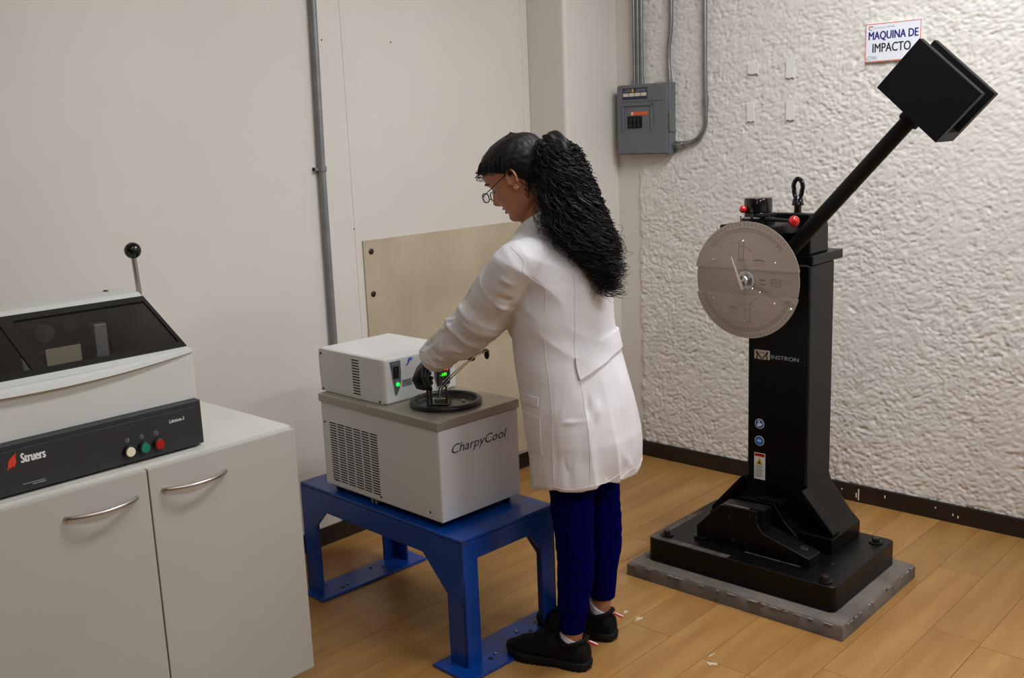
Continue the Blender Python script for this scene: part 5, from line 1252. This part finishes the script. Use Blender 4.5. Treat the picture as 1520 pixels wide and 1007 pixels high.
# ponytail: core mass and curls
PP = np.array([(-0.066, -0.005, 1.590), (-0.050, -0.020, 1.588), (-0.030, -0.040, 1.560), (-0.018, -0.050, 1.510), (-0.006, -0.055, 1.450), (0.014, -0.062, 1.370), (0.052, -0.075, 1.300), (0.083, -0.085, 1.240), (0.094, -0.09, 1.190)])
PR_ = np.array([0.022, 0.036, 0.053, 0.066, 0.078, 0.088, 0.080, 0.054, 0.022])
core = G(); core.tube([Vector(p) for p in PP[:-1]], list(PR_[:-1]*np.array([0.9, 0.85, 0.82, 0.8, 0.8, 0.78, 0.66, 0.4])), 24)
cm = voxel(core, 0.005, 3, 'ponytail'); c_ = getco(cm); n_ = getno(cm)
dd = (vnoise(c_[:, 0]*40+c_[:, 1]*30, c_[:, 2]*30, 61)-0.5)*0.022+(vnoise(c_[:, 0]*90+c_[:, 1]*70, c_[:, 2]*70, 62)-0.5)*0.008
setco(cm, c_+n_*dd[:, None]); link('ponytail', cm, M['hair'], pr, 80)
def pinterp(s, arr):
    x = np.linspace(0, 1, len(arr)); return np.array([np.interp(s, x, arr[:, k]) for k in range(arr.shape[1])]) if arr.ndim > 1 else np.interp(s, x, arr)
cur = G()
def curl(g, base, phi, rad_f, s0, s1, hr_, turns, thick, n=40, drift=(0, 0, 0)):
    ph = rng.uniform(0, 2*PI); pts = []; rr = []
    w1, w2 = rng.uniform(0.6, 1.4, 2)
    for k in range(n+1):
        t = k/n; s = s0+(s1-s0)*t; c = pinterp(min(s, 1), PP); R_ = pinterp(min(s, 1), PR_)
        if s > 1: c = c+np.array([0.02, 0, -0.10])*(s-1)*3
        e = rad_f*(0.4+0.6*min(1, t*3))
        a = phi+0.25*math.sin(t*4*w1+ph)
        off = np.array([math.cos(a), math.sin(a)*0.9, 0])*R_*e
        hh_ = hr_*(0.35+0.9*t)
        th_ = ph+turns*2*PI*t*(0.8+0.4*t)
        he = np.array([math.cos(th_)*hh_, math.sin(th_)*hh_*0.8, math.sin(th_*0.97+1)*hh_*0.35])
        pts.append(Vector(c+off+he+np.array(drift)*t*t)); rr.append(thick*(1-0.55*t**3))
    g.tube(pts, rr, 4)
for k in range(900):
    phi = rng.uniform(0, 2*PI); curl(cur, None, phi, rng.uniform(0.74, 1.03), rng.uniform(0.0, 0.5), rng.uniform(0.60, 0.88), rng.uniform(0.006, 0.014), rng.uniform(3.0, 6.5), rng.uniform(0.0009, 0.0019))
for k in range(260):
    phi = rng.uniform(0, 2*PI); curl(cur, None, phi, rng.uniform(0.3, 1.05), rng.uniform(0.45, 0.78), rng.uniform(0.90, 1.12), rng.uniform(0.010, 0.018), rng.uniform(2.5, 5), rng.uniform(0.0006, 0.0011), 44, (rng.uniform(-0.01, 0.03), 0, rng.uniform(-0.02, 0.0)))
for k in range(110):     # loose ends
    phi = rng.uniform(0, 2*PI); curl(cur, None, phi, rng.uniform(0.9, 1.15), rng.uniform(0.3, 0.7), rng.uniform(0.8, 1.15), rng.uniform(0.011, 0.020), rng.uniform(2, 4.5), 0.0006, 48, (rng.uniform(-0.03, 0.035), 0, rng.uniform(-0.03, 0.02)))
for k in range(36):     # wisps falling in front of the shoulder
    phi = rng.uniform(2.6, 4.4); curl(cur, None, phi, rng.uniform(1.0, 1.25), rng.uniform(0.35, 0.55), rng.uniform(0.7, 0.92), rng.uniform(0.008, 0.015), rng.uniform(2, 4), 0.0007, 40, (rng.uniform(-0.03, 0.0), 0, -0.01))
for k in range(260):     # curls gathered over the crown of the ponytail
    phi = rng.uniform(0, 2*PI); curl(cur, None, phi, rng.uniform(0.95, 1.12), rng.uniform(-0.02, 0.15)*0+rng.uniform(0.0, 0.12), rng.uniform(0.25, 0.5), rng.uniform(0.007, 0.013), rng.uniform(2.0, 4.0), rng.uniform(0.0009, 0.0018), 30)
for k in range(70):      # small loops standing off the skull
    a = rng.uniform(0.2, 2.8)*(1 if rng.uniform() < 0.75 else -1); u = rng.uniform(0.05, 0.112); f, l, uu = headpt(a, u, 0.013); p = np.array([f, l, uu+0.004]); dr = np.array([-0.045, 0, 0.125])-p; dr = dr/np.linalg.norm(dr)
    ph = rng.uniform(0, 6); r_ = rng.uniform(0.002, 0.005); pts = []
    for t in np.linspace(0, 1, 22):
        th = ph+t*rng.uniform(2.4, 2.6)*2*PI; q = p+dr*0.05*t+np.array([math.cos(th), math.sin(th), math.sin(th)*0.5])*r_; ff, ll, u3 = headpt(math.atan2(q[1]/0.075, (q[0]+0.004)/0.097), min(q[2], 0.1165), 0.014+r_*0.5*math.cos(th)); k2 = 0.6; q = np.array([ff, ll, q[2]])*k2+q*(1-k2); pts.append(H(*q))
    cur.tube(pts, 0.0011, 4)
part('curls', cur, 'hair', pr, 80, kind='stuff')
# combed strands over the skull towards the crown
cs = G(); CR_ = np.array([-0.045, 0.0, 0.125])
for k in range(300):
    a = rng.uniform(-2.6, 2.6); u0 = None
    for u in np.linspace(-0.06, 0.10, 60):
        f, l, uu = headpt(a, u); line = (0.62*f+0.022) if f > 0.0 else (1.15*f+0.022)
        if uu > line: u0 = u; break
    if u0 is None: continue
    f, l, uu = headpt(a, u0, 0.004); P0 = np.array([f, l, uu]); pts = []; rr = []
    ph = rng.uniform(0, 6); cen = np.array([-0.005, 0, 0.02])
    for t in np.linspace(0, 1, 16):
        q = P0*(1-t)+CR_*t; d3 = q-cen; L0 = np.linalg.norm(P0-cen); L1 = np.linalg.norm(CR_-cen)
        # hug the skull: project direction onto head surface
        aa = math.atan2(d3[1]/0.075, d3[0]/0.097); uu_ = q[2]+0.03*math.sin(PI*t)
        uu_ = min(uu_, 0.1165); ff, ll, _ = headpt(aa, uu_, 0.0125)
        rad_lim = np.array([ff, ll, uu_])
        q2 = rad_lim*(1-t**3)+CR_*t**3
        q2 = q2+np.array([0.0015, 0.0015, 0.001])*math.sin(ph+9*t)
        if uu_ > 0.1: q2[2] += 0.008*(uu_-0.1)/0.016
        pts.append(H(*q2)); rr.append(0.0016*(0.3+0.7*min(1, t*5)))
    cs.tube(pts, rr, 4)
for k in range(46):       # frizz at the forehead and nape
    a = rng.uniform(-0.8, 0.9); f, l, uu = headpt(a, rng.uniform(0.068, 0.085), 0.008); p = np.array([f, l, uu]); pts = []; ph = rng.uniform(0, 6)
    for t in np.linspace(0, 1, 14): pts.append(H(*(p+np.array([0.012*math.sin(t*PI)+0.005*math.sin(ph+t*9), 0.006*math.sin(ph+t*7), -0.020*t+0.008*math.sin(t*PI)])*rng.uniform(0.9, 1.1))))
    cs.tube(pts, 0.0005, 3)
for k in range(24):
    p = np.array([rng.uniform(-0.055, -0.025), 0.070+rng.uniform(-0.01, 0.004), rng.uniform(-0.01, 0.02)]); pts = []; ph = rng.uniform(0, 6)
    for t in np.linspace(0, 1, 18): pts.append(H(*(p+np.array([0.012*math.sin(t*4+ph), 0.004*math.cos(t*7+ph), -0.062*t]))))
    cs.tube(pts, 0.0008, 3)
part('combed_strands', cs, 'hair', pr, 80, kind='stuff')
